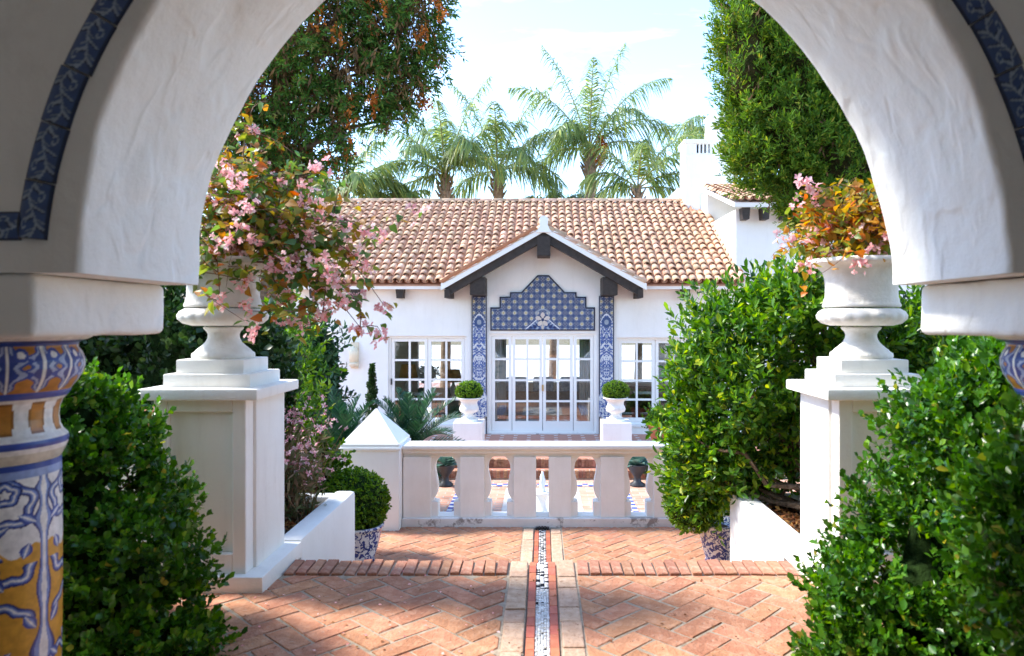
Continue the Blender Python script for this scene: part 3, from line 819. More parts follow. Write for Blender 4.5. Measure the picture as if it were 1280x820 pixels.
# painted ceramic columns
def smooth(a, b, x): t = np.clip((x - a) / (b - a), 0, 1); return t * t * (3 - 2 * t)
CW = np.array((.82, .81, .77)); CY = np.array((.66, .34, .04)); CO = np.array((.50, .21, .03)); CB = np.array((.035, .075, .34)); CD = np.array((.012, .025, .12)); CLB = np.array((.20, .30, .58))
def paint_shaft(a, z):
    """a angle 0..2pi, z height; mirrored baluster-and-scroll motif, 4 repeats"""
    rep = 3; q = ((a + math.radians(9)) * rep / (2 * PI) + .5) % 1.0; q = np.abs(q - .5) * 2      # 0 at motif axis, 1 at edge
    z = z + .16
    s = q * .17                                                           # metres from the axis (about)
    c = np.tile(CW, (len(a), 1)).astype(float)
    per = 1.1; zz = z
    yel = (zz < .93 + .02 * np.sin(s * 60)); c[yel] = CY
    yel2 = zz < .30; c[yel2] = CW
    def put(m, col, al=1.0): c[m] = c[m] * (1 - al) + col * al
    def stroke(d, wdt, col=CB, hl=True):
        put(d < wdt, col)
        put(d < wdt * .55, CLB)
        if hl: put(d < wdt * .22, CW)
        put((d < wdt * 1.12) & (d > wdt * .85), CD)
    # central baluster
    wb = .013 + .012 * np.exp(-((zz - .80) / .05) ** 2) + .022 * np.exp(-((zz - 1.02) / .03) ** 2) + .016 * np.exp(-((zz - 1.12) / .02) ** 2) + .03 * np.exp(-((zz - .60) / .05) ** 2) + .02 * np.exp(-((zz - .47) / .03) ** 2)
    m = (s < wb) & (zz > .44) & (zz < 1.2); put(m, CB); put((s < wb * .7) & m, CLB); put((s < wb * .35) & m, CW); put((s < wb) & (s > wb * .86) & m, CD)
    # big c-scrolls
    for (s0, z0, r0, t0, t1, wd) in ((.095, 1.08, .062, 0, 2 * PI, .014), (.10, 1.115, .026, 0, 2 * PI, .012), (.085, .89, .05, -PI, PI * .3, .016), (.105, .70, .06, -.2, PI * 1.2, .014), (.07, .53, .05, 0, 2 * PI, .013), (.10, .40, .05, 0, 2 * PI, .014)):
        dx, dz = s - s0, zz - z0; rr_ = np.hypot(dx, dz); ang = np.arctan2(dz, dx)
        d = np.abs(rr_ - r0 * (1 + .12 * np.sin(ang * 5)))
        ok = (ang > t0) & (ang < t1) if t0 < 0 else np.ones(len(s), bool)
        d = np.where(ok, d, 1); stroke(d, wd)
    # leaves hanging from the scrolls
    for (s0, z0, ln, an) in ((.045, 1.03, .06, .6), (.12, 1.0, .07, -.5), (.05, .93, .05, 1.9), (.12, .84, .06, .9), (.04, .70, .06, 1.0), (.11, .60, .07, -.8), (.04, .57, .05, -.7)):
        ux, uz = math.cos(an), math.sin(an); dx, dz = s - s0, zz - z0
        l_ = dx * ux + dz * uz; t_ = -dx * uz + dz * ux
        wl_ = .017 * np.sin(np.clip((l_ + ln * .5) / ln, 0, 1) * PI)
        m = np.abs(t_) < wl_; put(m, CB); put(np.abs(t_) < wl_ * .5, CLB); put(np.abs(t_) < wl_ * .2, CW)
    put((zz > 1.16), CLB * .9 + .1)
    put((zz > 1.185), CB)
    put(zz < .25, CB); put(zz < .23, CW)
    return c
def paint_cap(a, z, r):
    z = 1.45 - (1.45 - z) / 1.66
    c = np.tile(CW, (len(a), 1)).astype(float)
    def put(m, col, al=1.0): c[m] = c[m] * (1 - al) + col * al
    up = z > 1.342; put(up, CO)
    # acanthus leaves on the swelling, 8 repeats
    q = (a * 8 / (2 * PI)) % 1.0 - .5; t = (z - 1.342) / .1
    for s0, ph in ((0, 0), (.5, .4)):
        qq = ((q + s0 + .5) % 1.0) - .5
        lobe = .30 * np.sin(np.clip(t * 1.05, 0, 1) * PI) * (1 + .35 * np.sin(t * 22 + ph))
        m = (np.abs(qq) < lobe) & up; put(m, CB); put((np.abs(qq) < lobe * .72) & m, CLB * .7 + CW * .3); put((np.abs(qq) < lobe * .4) & m, CB * .8); put((np.abs(qq) < .025) & m, CW)
        m = up & (np.hypot(qq * 1.2 - .22, t - .72) < .13); put(m, CB); put(up & (np.hypot(qq * 1.2 - .22, t - .72) < .07), CW)
    put(z > 1.43, CB * .8); put(z > 1.441, CW)
    put((z > 1.329) & (z <= 1.342), CB)
    # orange flutes in the hollow
    q2 = (a * 12 / (2 * PI)) % 1.0 - .5; wz = np.clip((z - 1.262) / .06, 0, 1)
    inside = (np.abs(q2) < .24 + .05 * (np.abs(wz - .5) < .3)) & (z > 1.262) & (z < 1.322)
    put(inside, CO * .55); put((np.abs(q2) < .205) & (z > 1.266) & (z < 1.317), CO)
    put((z > 1.236) & (z < 1.249), CB)
    put(z < 1.226, np.array((.62, .60, .50)))
    return c
def column(cx, label):
    t = thing('column', (cx, 2.36, 0), label, 'column', None)
    R = .185
    # shaft
    na, nz_ = 420, 300
    def surf(prof, paint, name, na=na):
        pr = np.array(prof); A = np.linspace(0, 2 * PI, na, endpoint=False)
        r = np.repeat(pr[:, 0], na); z = np.repeat(pr[:, 1], na); a = np.tile(A, len(pr))
        P = np.stack([r * np.cos(a), r * np.sin(a), z], 1)
        if paint is paint_cap:
            cc = paint(a, z, r)
        else: cc = paint(a, z)
        F = []
        i = np.arange(len(pr) - 1)[:, None]; j = np.arange(na)[None]
        F = np.stack([i * na + j, i * na + (j + 1) % na, (i + 1) * na + (j + 1) % na, (i + 1) * na + j], -1).reshape(-1, 4)
        me = np_mesh(name, P, [F], A_col, True, cc)
        return obj(name, me, t, world=False)
    zs = np.linspace(.20, 1.043, nz_)
    surf([(R * (1 + .03 * math.sin((z - .2) * PI)), z) for z in zs], paint_shaft, 'shaft')
    key = [(.186, 1.205), (.192, 1.212), (.200, 1.222), (.206, 1.232), (.209, 1.242), (.206, 1.250), (.193, 1.258), (.184, 1.27), (.1805, 1.288), (.183, 1.305), (.192, 1.32), (.207, 1.33), (.214, 1.337), (.216, 1.343), (.232, 1.355), (.247, 1.37), (.256, 1.388), (.256, 1.402), (.246, 1.417), (.236, 1.427), (.238, 1.435), (.262, 1.441), (.277, 1.446), (.277, 1.45)]
    kz = np.array([k[1] for k in key]); kr = np.array([k[0] for k in key]); kz = 1.45 - (1.45 - kz) * 1.66; zz = np.linspace(1.043, 1.4495, 150)
    surf([(float(np.interp(z, kz, kr)), float(z)) for z in zz], paint_cap, 'capital')
    MB().lathe([(.27, 0), (.27, .06), (.25, .08), (.23, .10), (.24, .14), (.235, .17), (.20, .2)], n=40).build('base', M_urn, None, True)
    b = [o for o in COL.objects if o.name.startswith('base') and o.parent is None][-1]; b.parent = t
    return t
column(-1.80, 'blue, white and ochre painted ceramic column at the left edge')
column(1.80, 'painted ceramic column whose capital shows at the right edge')

# ================================================================== PEDESTALS, WALLS, URNS
def pedestal(s, label):
    """s = -1 left, +1 right; inner faces towards the axis"""
    t = thing('pedestal', (s * 1.88, 4.26, 0), label, 'pedestal')
    def bx(name, xi, xo, y0, y1, z0, z1, mat=M_ped, bev=.008):
        xs = sorted((s * xi, s * xo)); return MB().box(xs[0], xs[1], y0, y1, z0, z1, bev=bev).build(name, mat, t, autosmooth=True)
    bx('base', 1.536, 2.26, 3.95, 4.60, -.012, .088)
    bx('body', 1.632, 2.17, 4.11, 4.56, .086, 1.062)
    # projecting front with a recessed panel: frame pieces round a sunk field
    mb = MB(); xi, xo = 1.648, 2.16
    def b2(x0, x1, z0, z1, y0=4.0):
        xs = sorted((s * x0, s * x1)); mb.box(xs[0], xs[1], y0, 4.109, z0, z1)
    b2(xi, xi + .075, .086, 1.061); b2(xo - .075, xo, .086, 1.061)
    b2(xi + .075, xo - .075, .988, 1.061); b2(xi + .075, xo - .075, .086, .20); b2(xi + .075, xo - .075, .20, .988, 4.035)
    mb.build('front_panel', M_ped, t, bevel=.006)
    bx('cap', 1.556, 2.215, 3.925, 4.605, 1.060, 1.122, bev=.012)
    bx('plinth', 1.635, 2.125, 4.03, 4.49, 1.120, 1.196)
    bx('plinth', 1.69, 2.075, 4.075, 4.44, 1.194, 1.275)
    return t
pedestal(-1, 'white panelled pedestal left of the brick steps')
pedestal(1, 'white panelled pedestal right of the brick steps')

URN = [(.165, 0), (.172, .012), (.170, .03), (.155, .042), (.150, .05), (.125, .07), (.100, .095), (.088, .12), (.086, .14), (.094, .158), (.108, .172), (.112, .180), (.104, .186),
       (.17, .192), (.215, .205), (.238, .23), (.242, .252), (.234, .275), (.215, .288), (.208, .292), (.213, .300), (.216, .312), (.210, .322), (.206, .33), (.206, .345), (.200, .36), (.199, .42), (.203, .47), (.215, .51), (.240, .535), (.285, .548), (.306, .553), (.310, .562), (.306, .577), (.296, .583), (.262, .578), (.205, .55), (.19, .50), (.0, .49)]
def urn_fn(r, z, a):
    if .19 < z < .285: return r * (1 + .045 * abs(math.sin(a * 9 + 9 * (z - .19))) * math.sin((z - .19) / .095 * PI))
    if .535 < z < .58: return r * (1 + .010 * math.sin(a * 36))
    if .318 < z < .335: return r * (1 + .006 * math.sin(a * 48))
    if z < .035: return r * (1 + .015 * abs(math.sin(a * 10)))
    return r
def big_urn(s, label):
    t = thing('urn', (s * 1.885, 4.26, 1.275), label, 'urn')
    lo = MB().lathe(URN[:13], n=96, fn=urn_fn).build('foot', M_urn, t, True)
    lo.location = (0, 0, 0)
    up = MB().lathe(URN[13:20], n=160, fn=urn_fn).build('gadrooned_bowl', M_urn, t, True); up.location = (0, 0, 0)
    bd = MB().lathe(URN[20:], n=160, fn=urn_fn).build('vase_body', M_urn, t, True); bd.location = (0, 0, 0)
    return t
big_urn(-1, 'weathered white stone urn half hidden by pink begonias')
big_urn(1, 'white campana urn with a fully visible rim on the right pedestal')

# cheek walls of the stairs, enclosing planting beds
def planter(s, label):
    t = thing('planter_wall', (s * 1.63, 5.2, LZ), label, 'planter')
    mb = MB()
    # inner wall, with a rounded far end
    def bx(x0, x1, y0, y1, z0, z1, bev=.03):
        xs = sorted((s * x0, s * x1)); mb.box(xs[0], xs[1], y0, y1, z0, z1, bev=bev)
    bx(1.536, 1.70, 4.60, 5.93, LZ - .02, .10, .035)
    mb.build('inner_wall', M_wall, t, autosmooth=True)
    mb = MB(); bx(1.69, 4.6, 5.77, 5.92, LZ - .02, .085, .03); mb.build('end_wall', M_wall, t, autosmooth=True)
    xs = sorted((s * 1.60, s * 4.6)); MB().box(xs[0], xs[1], 4.40, 5.8, -1.4, .015).build('soil', M_soil, t)
    return t
planter(-1, 'low white planter wall beside the steps, left side')
planter(1, 'low sunlit white planter wall beside the steps, right side')
# loose mulch over the soil
rs = np.random.RandomState(31)
for s, nm in ((-1, 'left'), (1, 'right')):
    n = 2600; P = np.stack([s * rs.uniform(1.72, 3.6, n), rs.uniform(4.62, 5.75, n), .022 + rs.uniform(0, .03, n)], 1)
    V, F = scatter(LEAF4, P, rs.normal(size=(n, 3)) * np.array([1, 1, .25]), rs.normal(size=(n, 3)) * .5 + np.array([0, 0, 1]), rs.uniform(.02, .06, n))
    tag(obj('mulch', np_mesh('mulch', V, [F], L_fallen)), 'dry leaf mulch in the %s planter bed' % nm, 'mulch', kind='stuff')
# grey slate block in each bed next to the pedestal
for s, lb in ((-1, 'grey slate block in the left planter, by the pedestal'), (1, 'grey slate block in the shaded right planter, by the pedestal')):
    tag(MB().box(*sorted((s * 1.72, s * 1.96)), 4.66, 4.82, .0, .11 if s < 0 else .08, bev=.008).build('slate_block', M_slate), lb, 'stone')

# garden walls with a brick-on-edge coping either side
rr = random.Random(8)
for s, lb in ((-1, 'white garden wall with brick coping behind the left box bush'), (1, 'white garden wall with brick coping behind the right box bush')):
    t = thing('garden_wall', (s * 3.2, 4.32, 0), lb, 'wall')
    xs = sorted((s * 2.172, s * 6.0)); MB().box(xs[0], xs[1], 4.18, 4.42, -.02, .80, bev=.01).build('wall', M_ped, t)
    x = 2.18
    while x < 6:
        xs = sorted((s * (x + .005), s * (x + .062))); MB().box(xs[0], xs[1], 4.16 + rr.uniform(-.008, .008), 4.44, .80, .975 + rr.uniform(-.012, .008), bev=.006).build('coping_brick', M_capbrick, t); x += .067

# ================================================================== BALUSTRADE
YP0, YP1 = 7.62, 7.84
bal = thing('balustrade', (0, 7.73, LZ), 'white balustrade with keyhole openings across the landing', 'balustrade')
MB().box(-1.48, 1.48, YP0 - .035, YP1 + .03, LZ - .02, -.592, bev=.008).build('marble_base', M_marble, bal)
MB().box(-1.478, 1.478, YP0 + .03, YP1 - .03, .048, .092, bev=.004).build('frieze', M_bal, bal)
MB().box(-1.479, 1.479, YP0 - .012, YP1 + .012, .090, .135, bev=.008).build('rail', M_bal, bal)
MB().box(-1.4785, 1.4785, YP0 - .045, YP1 + .045, .1345, .178, bev=.012).build('coping', M_bal, bal)
MB().box(-1.477, 1.477, YP0 + .02, YP1 - .02, -.60, -.583).build('sill', M_bal, bal)
piers = [(.068, .305), (.615, .872), (1.18, 1.475)]
for s in (-1, 1):
    for a, b in piers:
        xs = sorted((s * a, s * b)); MB().box(xs[0], xs[1], YP0, YP1, -.593, .0495, bev=.006).build('pier', M_bal, bal)
GP = [(.05, .052), (.035, .072), (.012, .092), (-.02, .110), (-.06, .119), (-.10, .118), (-.15, .110), (-.21, .096), (-.26, .089), (-.31, .090), (-.35, .099), (-.385, .118), (-.40, .130), (-.418, .130), (-.424, .118), (-.428, .085)]
for s in (-1, 1):
    for gc in (.460, 1.026):
        hw = .156
        for e in (-1, 1):
            prof = [(gc + e * g_, z) for z, g_ in GP] + [(gc + e * .085, -.584), (gc + e * hw, -.584), (gc + e * hw, .05)]
            poly = [(s * x, z) for x, z in prof]
            MB().prism(poly, YP0 + .05, YP1 - .05).build('half_baluster', M_bal, bal, bevel=.006)
            # proud foot block
            xs = sorted((s * (gc + e * .083), s * (gc + e * hw)))
            MB().box(xs[0], xs[1], YP0 + .032, YP1 - .032, -.585, -.432, bev=.005).build('foot_block', M_bal, bal)
def post(s, label):
    t = thing('gate_post', (s * 1.79, 7.73, LZ), label, 'post')
    cx, cy, h = s * 1.79, 7.76, .305
    MB().box(cx - h, cx + h, cy - h, cy + h, LZ - .02, .150, bev=.012).build('shaft', M_bal if False else M_wall, t)
    MB().box(cx - h - .012, cx + h + .012, cy - h - .012, cy + h + .012, .148, .178, bev=.006).build('necking', M_wall, t)
    MB().box(cx - h + .0, cx + h - .0, cy - h + .0, cy + h - .0, .176, .215, bev=.006).build('cap_slab', M_wall, t)
    MB().frustum((cx, cy), (h - .005, h - .005), .213, (cx, cy), (.008, .008), .545).build('pyramid', M_wall, t)
    return t
post(-1, 'white post with a pyramid cap left of the balustrade')
post(1, 'white post at the right end of the balustrade, behind the shrub')

# ================================================================== HOUSE
YH = 16.4
house = thing('villa', (0, YH, TZ), 'white villa with terracotta roof and blue-tiled gabled entrance', 'house')
def wall_holes(mb, x0, x1, z0, z1, holes, y0, y1):
    xs = sorted({x0, x1} | {h[0] for h in holes} | {h[1] for h in holes}); zs = sorted({z0, z1} | {h[2] for h in holes} | {h[3] for h in holes})
    for i in range(len(xs) - 1):
        for j in range(len(zs) - 1):
            cx, cz = (xs[i] + xs[i + 1]) / 2, (zs[j] + zs[j + 1]) / 2
            if any(h[0] < cx < h[1] and h[2] < cz < h[3] for h in holes): continue
            mb.box(xs[i], xs[i + 1], y0, y1, zs[j], zs[j + 1])
WL = (-3.52, -1.73, -.88, 1.135); DR = (-1.215, 1.225, -1.085, 1.19); WR = (1.69, 3.48, -.88, 1.10)
mb = MB(); wall_holes(mb, -9, 4.4, TZ - .3, 2.32, [WL, DR, WR], YH, YH + .26)
mb.build('front_wall', M_wall, house)
# gable wall
mb = MB(); mb.prism([(-2.0, 2.30), (2.04, 2.30), (.02, 3.36)], YH - .012, YH + .2); mb.build('gable_wall', M_wall, house)
# side and back walls
mb = MB(); mb.box(-9, -8.75, YH + .26, 24.3, TZ - .3, 2.3); mb.box(4.1, 4.4, YH + .26, 24.3, TZ - .3, 2.3)
wall_holes(mb, -9, 4.4, TZ - .3, 2.3, [(-7.5, -6.0, -.4, 1.3), (-4.2, -2.2, -.9, 1.3), (-1.3, 1.3, -.6, 1.35), (1.9, 3.8, -.6, 1.3)], 24.3, 24.55)
mb.build('rear_walls', M_wall, house)
mb = MB(); mb.box(-8.75, 4.1, YH + .26, 24.3, 1.75, 1.85); mb.build('room_ceiling', M_wall, house)
# eaves: white board and dark rafter ends
for xa, xb in ((-9.2, -2.04), (2.10, 4.42)):
    mb = MB(); mb.box(xa, xb, 16.126, YH - .001, 2.20, 2.262); mb.box(xa, xb, 16.08, 16.125, 2.19, 2.30); mb.build('eaves_board', M_frame, house)
for px in (338, 392, 443, 500, 857):
    X = (px - VX) / FPX * 16.2
    MB().add(*(lambda b: (b.v, b.f))(MB().prism([(X - .09, 2.20), (X - .07, 1.99), (X + .07, 1.99), (X + .09, 2.20)], 16.14, YH - .0015))).build('rafter_end', M_beam, house)
# portico gable: barge boards, rafters, beams
GX, GY0 = .03, 15.62
AP, EV, HW = 3.49, 2.245, 2.19
def sloped(mb, s, t0, t1, off0, off1, y0, y1):
    """beam along the gable slope from the apex (t=0) to the eave (t=1)"""
    def P(t, o): return (GX + s * HW * t, AP + (EV - AP) * t + o)
    mb.prism([P(t0, off0), P(t1, off0), P(t1, off1), P(t0, off1)], y0, y1)
for s in (-1, 1):
    mb = MB(); sloped(mb, s, 0, 1.02, -.075, .075, GY0, GY0 + .05); mb.build('barge_board', M_frame, house)
    mb = MB(); sloped(mb, s, 0, .97, -.27, -.08, GY0 + .06, GY0 + .22); mb.build('rafter', M_beam, house)
    mb = MB(); sloped(mb, s, 0, .99, -.08, -.03, GY0 + .051, YH + 1.8); mb.build('soffit', M_beam, house)
    MB().box(GX + s * 2.10 - .06, GX + s * 2.10 + .06, GY0 + .005, YH - .002, 1.98, 2.165, bev=.006).build('purlin_end', M_beam, house)
    MB().box(s * 1.45 + GX - .165, s * 1.45 + GX + .165, GY0 + .10, YH - .014, 2.045, 2.44, bev=.008).build('bracket_beam', M_beam, house)
MB().box(GX - .145, GX + .145, GY0 + .02, YH - .014, 2.90, 3.33, bev=.008).build('ridge_beam', M_beam, house)
mb = MB().prism([(GX - .16, 3.40), (GX + .16, 3.40), (GX + .085, 3.56), (GX + .10, 3.70), (GX + .05, 3.76), (GX - .05, 3.76), (GX - .10, 3.70), (GX - .085, 3.56)], GY0 - .03, GY0 + .10); mb.build('finial_block', M_frame, house)

# ---- roof tiles
def tile_mesh(name, r0, r1, ln, mat, up=True, seg=6, th=.014):
    V = []; F = []; n = seg + 1
    sgn = 1 if up else -1
    for (r, y, zo) in ((r0, 0, 0), (r1, ln, 0)):
        for q in (0, th):
            for k in range(n):
                a = PI * k / seg; V.append(((r - q) * math.cos(a), y, sgn * (r - q) * math.sin(a) * .92 + zo))
    # layers: 0 outer front,1 inner front,2 outer back,3 inner back
    for k in range(seg):
        F += [(k, 2 * n + k, 2 * n + k + 1, k + 1), (n + k, n + k + 1, 3 * n + k + 1, 3 * n + k), (k, k + 1, n + k + 1, n + k)]
    return np.array(V), np.array(F)
TV, TF = tile_mesh('roof_tile', .085, .068, .40, M_roof)
PV, PF = tile_mesh('pan', .072, .085, .40, M_pan, up=False)
TILE_ME = np_mesh('roof_tile', TV, [TF], M_roof, True)
rr = random.Random(12)
def lay_roof(parent, o, dx, up, ncol, nrow, pitch=.190, expo=.285, n_parts=300, skip=None, pan=True):
    """o = eave corner, dx unit along eave, up = unit up the slope; tiles cover from the eave"""
    o, dx, up = Vector(o), Vector(dx), Vector(up); nz_ = dx.cross(up)
    R = Matrix((dx, up, nz_)).transposed()
    rest = []; pans = []
    cells = [(r, c) for r in range(nrow) for c in range(ncol) if not (skip and skip(r, c))]
    for q, (r, c) in enumerate(cells):
        j = Vector((rr.uniform(-.011, .011), rr.uniform(-.035, .025), rr.uniform(0, .010)))
        tilt = .105 + rr.uniform(-.03, .03)
        M = R @ Matrix.Rotation(rr.uniform(-.06, .06), 3, 'Z') @ Matrix.Rotation(-tilt, 3, 'X')
        p = o + dx * ((c + .5) * pitch) + up * (r * expo) + R @ (j + Vector((0, 0, .062)))
        if q < n_parts:
            ob = bpy.data.objects.new('roof_tile', TILE_ME); ob.matrix_local = Matrix.Translation(p - wl(parent)) @ M.to_4x4(); COL.objects.link(ob); ob.parent = parent
        else:
            rest.append((TV @ np.array(M).T + np.array(p), TF))
    for r, c in cells if pan else []:
        M = R @ Matrix.Rotation(.05, 3, 'X')
        p = o + dx * ((c + 1.0) * pitch) + up * (r * expo) + R @ Vector((0, -.02, .10))
        pans.append((PV @ np.array(M).T + np.array(p), PF))
    if rest:
        V, Fs = merge(rest); tag(obj('roof_tiles', np_mesh('roof_tiles', V, Fs, M_roof, True), parent), kind='stuff')
    if pans:
        V, Fs = merge(pans); tag(obj('pan_tiles', np_mesh('pan_tiles', V, Fs, M_pan, True), parent), kind='stuff')
E0 = Vector((4.42, 16.05, 2.30)); RID = (20.4, 4.78)
up = Vector((0, RID[0] - 16.05, RID[1] - 2.30)); SL = up.length; up.normalize()
def deck(x0, x1, yf):
    k = (RID[1] - 2.29) / (RID[0] - 16.06); zf = 2.29 + (yf - 16.06) * k
    mb.add([(x0, yf, zf), (x1, yf, zf), (x1, RID[0], RID[1]), (x0, RID[0], RID[1]), (x0, 24.8, 2.29), (x1, 24.8, 2.29), (x0, yf, 2.2625), (x1, yf, 2.2625), (x1, 24.8, 2.2625), (x0, 24.8, 2.2625)],
           [(0, 1, 2, 3), (3, 2, 5, 4), (6, 9, 8, 7), (0, 6, 7, 1), (4, 5, 8, 9), (1, 7, 8, 5, 2), (0, 3, 4, 9, 6)])
mb = MB(); deck(-9.2, -1.98, 16.06); deck(-1.98, 2.04, 16.62); deck(2.04, 4.40, 16.06)
mb.build('roof_deck', M_pan, house)
ncol = 71
# start at the right verge, laid leftwards so that the largest visible tiles come first
def skip_main(r, c):
    X = 4.42 - (c + .5) * .190; s_ = r * .285; y = 16.05 + up.y * s_; z = 2.30 + up.z * s_
    if abs(X - GX) < HW + .02:
        zg = AP + (EV - AP) * abs(X - GX) / HW + .02
        if z < zg + .02: return True
    if X > 4.0 and y > 19.6: return True
    return False
lay_roof(house, (4.42 - ncol * .190, 16.05, 2.30), (1, 0, 0), up, ncol, int(SL / .285) + 1, skip=lambda r, c: skip_main(r, ncol - 1 - c))
# verge tiles down the right edge and the ridge
vp = []; q = 0
for k in range(13):
    M = Matrix(((1, 0, 0), (0, up.y, -up.z), (0, up.z, up.y))) @ Matrix.Rotation(-.08, 3, 'X')
    p = Vector((4.44, 16.0, 2.30)) + up * (k * .292) + Vector((0, -.05, .13))
    ob = bpy.data.objects.new('verge_tile', TILE_ME); ob.matrix_local = Matrix.Translation(p - wl(house)) @ M.to_4x4(); COL.objects.link(ob); ob.parent = house
for k in range(34):
    M = Matrix.Rotation(PI / 2, 3, 'Z') @ Matrix.Rotation(.03, 3, 'X')
    p = Vector((4.0 - k * .36, RID[0], RID[1] + .075))
    ob = bpy.data.objects.new('ridge_tile', TILE_ME); ob.matrix_local = Matrix.Translation(p - wl(house)) @ (M.to_4x4() @ Matrix.Diagonal((1.25, 1.12, 1.2, 1))); COL.objects.link(ob); ob.parent = house
# gable roof: tiles running down either side, plus the verge course behind the barge boards
for s in (-1, 1):
    sl = Vector((-s * HW, 0, AP - EV)); lg = sl.length; sl.normalize()
    o_ = Vector((GX + s * HW, GY0 + .02, EV + .03)) if s > 0 else Vector((GX - HW, GY0 + .02 + 12 * .190, EV + .03))
    lay_roof(house, o_, (0, 1 if s > 0 else -1, 0), sl, 12, 8, n_parts=0)
    for k in range(9):
        nn = sl.cross(Vector((0, 1, 0))) * (1 if sl.cross(Vector((0, 1, 0))).z > 0 else -1)
        dxv = sl.cross(nn)
        R = Matrix((dxv, sl, nn)).transposed()
        p = Vector((GX + s * HW, GY0 + .07, EV + .055)) + sl * (k * .285)
        ob = bpy.data.objects.new('verge_tile', TILE_ME); ob.matrix_local = Matrix.Translation(p - wl(house)) @ (R @ Matrix.Rotation(-.07, 3, 'X')).to_4x4(); COL.objects.link(ob); ob.parent = house

# ---- windows and doors
def joinery(name, hole, y, cols, rows, leaves, parent, cz=None, bot=.10, label=None):
    """frame with leaves; cols = panes per leaf; every pane is its own sub-part"""
    x0, x1, z0, z1 = hole; mb = MB(); F_ = .055; d0, d1 = y, y + .075
    mb.box(x0, x0 + F_, d0 - .02, d1 + .02, z0, z1); mb.box(x1 - F_, x1, d0 - .02, d1 + .02, z0, z1); mb.box(x0 + F_, x1 - F_, d0 - .02, d1 + .02, z1 - F_, z1); mb.box(x0 + F_, x1 - F_, d0 - .02, d1 + .02, z0, z0 + F_ * .8)
    panes = []
    W = x1 - x0 - 2 * F_; ws = sum(l[0] for l in leaves); x = x0 + F_
    for (wf, nc) in leaves:
        lw = W * wf / ws; st = .07; a, b = x + .006, x + lw - .006; c, d = z0 + F_ * .8 + .004, z1 - F_ - .004
        mb.box(a, a + st, d0, d1, c, d); mb.box(b - st, b, d0, d1, c, d); mb.box(a + st, b - st, d0, d1, d - st, d); mb.box(a + st, b - st, d0, d1, c, c + bot + .06)
        gx0, gx1, gz0, gz1 = a + st, b - st, c + bot + .06, d - st; mu = .046
        pw = (gx1 - gx0 - mu * (nc - 1)) / nc; ph = (gz1 - gz0 - mu * (rows - 1)) / rows
        for k in range(1, nc): mb.box(gx0 + k * (pw + mu) - mu, gx0 + k * (pw + mu), d0 + .012, d1 - .012, gz0, gz1)
        for k in range(1, rows): mb.box(gx0, gx1, d0 + .010, d1 - .010, gz0 + k * (ph + mu) - mu, gz0 + k * (ph + mu))
        for k in range(nc):
            for r in range(rows): panes.append((gx0 + k * (pw + mu), pw, gz0 + r * (ph + mu), ph))
        x += lw
    o = mb.build(name, M_frame, parent)
    for (px, pw, pz, ph) in panes:
        MB().box(px - .004, px + pw + .004, y + .034, y + .040, pz - .004, pz + ph + .004).build('pane', M_glass, o)
    return o
wl_ = joinery('window', WL, YH + .10, 2, 4, [(1, 2), (1, 2)], house, bot=.03)
MB().box(-3.47, -3.44, YH + .06, YH + .085, .02, .16).build('window_handle', M_iron, wl_)
dr_ = joinery('door', DR, YH + .07, 2, 4, [(.66, 1), (1, 2), (1, 2), (.66, 1)], house, bot=.16)
MB().box(-.012, .028, YH + .03, YH + .07, -.12, .02).build('door_handle', plain('brass', (.55, .40, .18), .35, .5, .9), dr_)
wr_ = joinery('window', WR, YH + .10, 2, 4, [(1, 2), (1, 2)], house, bot=.03)
# sills
MB().box(WL[0] - .03, WL[1] + .03, YH - .03, YH + .1, WL[2] - .05, WL[2] + .002).build('sill', M_wall, house)
MB().box(WR[0] - .03, WR[1] + .03, YH - .03, YH + .1, WR[2] - .05, WR[2] + .002).build('sill', M_wall, house)
MB().box(DR[0], DR[1], YH - .05, YH + .07, TZ + .002, DR[2] + .014).build('threshold', M_marble, house)

# ---- azulejo panels, painted per vertex
AB = np.array((.016, .030, .105)); AM = np.array((.044, .080, .20)); AP_ = np.array((.30, .34, .40)); AY = np.array((.50, .42, .20)); AN = np.array((.006, .009, .035)); AW = np.array((.66, .67, .68))
def lattice(x, z, c, per=.255):
    def put(m, col, a=1.0): c[m] = c[m] * (1 - a) + np.array(col) * a
    u = x / per; v = z / per
    def cell(a, b): return (a + .5) % 1 - .5, (b + .5) % 1 - .5
    put(np.ones(len(x), bool), AM * .8 + AB * .2)
    # diagonal bands
    d1 = np.abs(((u + v) + .5) % 1 - .5); d2 = np.abs(((u - v) + .5) % 1 - .5)
    put((np.abs(d1 - .25) < .05) | (np.abs(d2 - .25) < .05), AB)
    put((np.abs(d1 - .25) < .026) | (np.abs(d2 - .25) < .026), AP_)
    for (ou, ov, kind) in ((0, 0, 'y'), (.5, .5, 'y'), (.5, 0, 'b'), (0, .5, 'b')):
        a, b = cell(u - ou, v - ov); r = np.hypot(a, b); th = np.arctan2(b, a)
        if kind == 'y':
            put(r < .225 + .03 * np.cos(8 * th), AP_ * .8); put(r < .19, AB); put(r < .155, AW * .8 + AY * .2); put(r < .11, AY)
        else:
            put(r < .17 + .05 * np.cos(4 * th), np.array((.035, .034, .12))); put(r < .07, AP_ * .7); put((np.abs(np.abs(a) - np.abs(b)) < .03) & (r < .22), AP_ * .9)
    # tile joints
    j = (np.abs(((u * 2) + .5) % 1 - .5) < .02) | (np.abs(((v * 2) + .5) % 1 - .5) < .02); put(j, AN, .35)
    return c
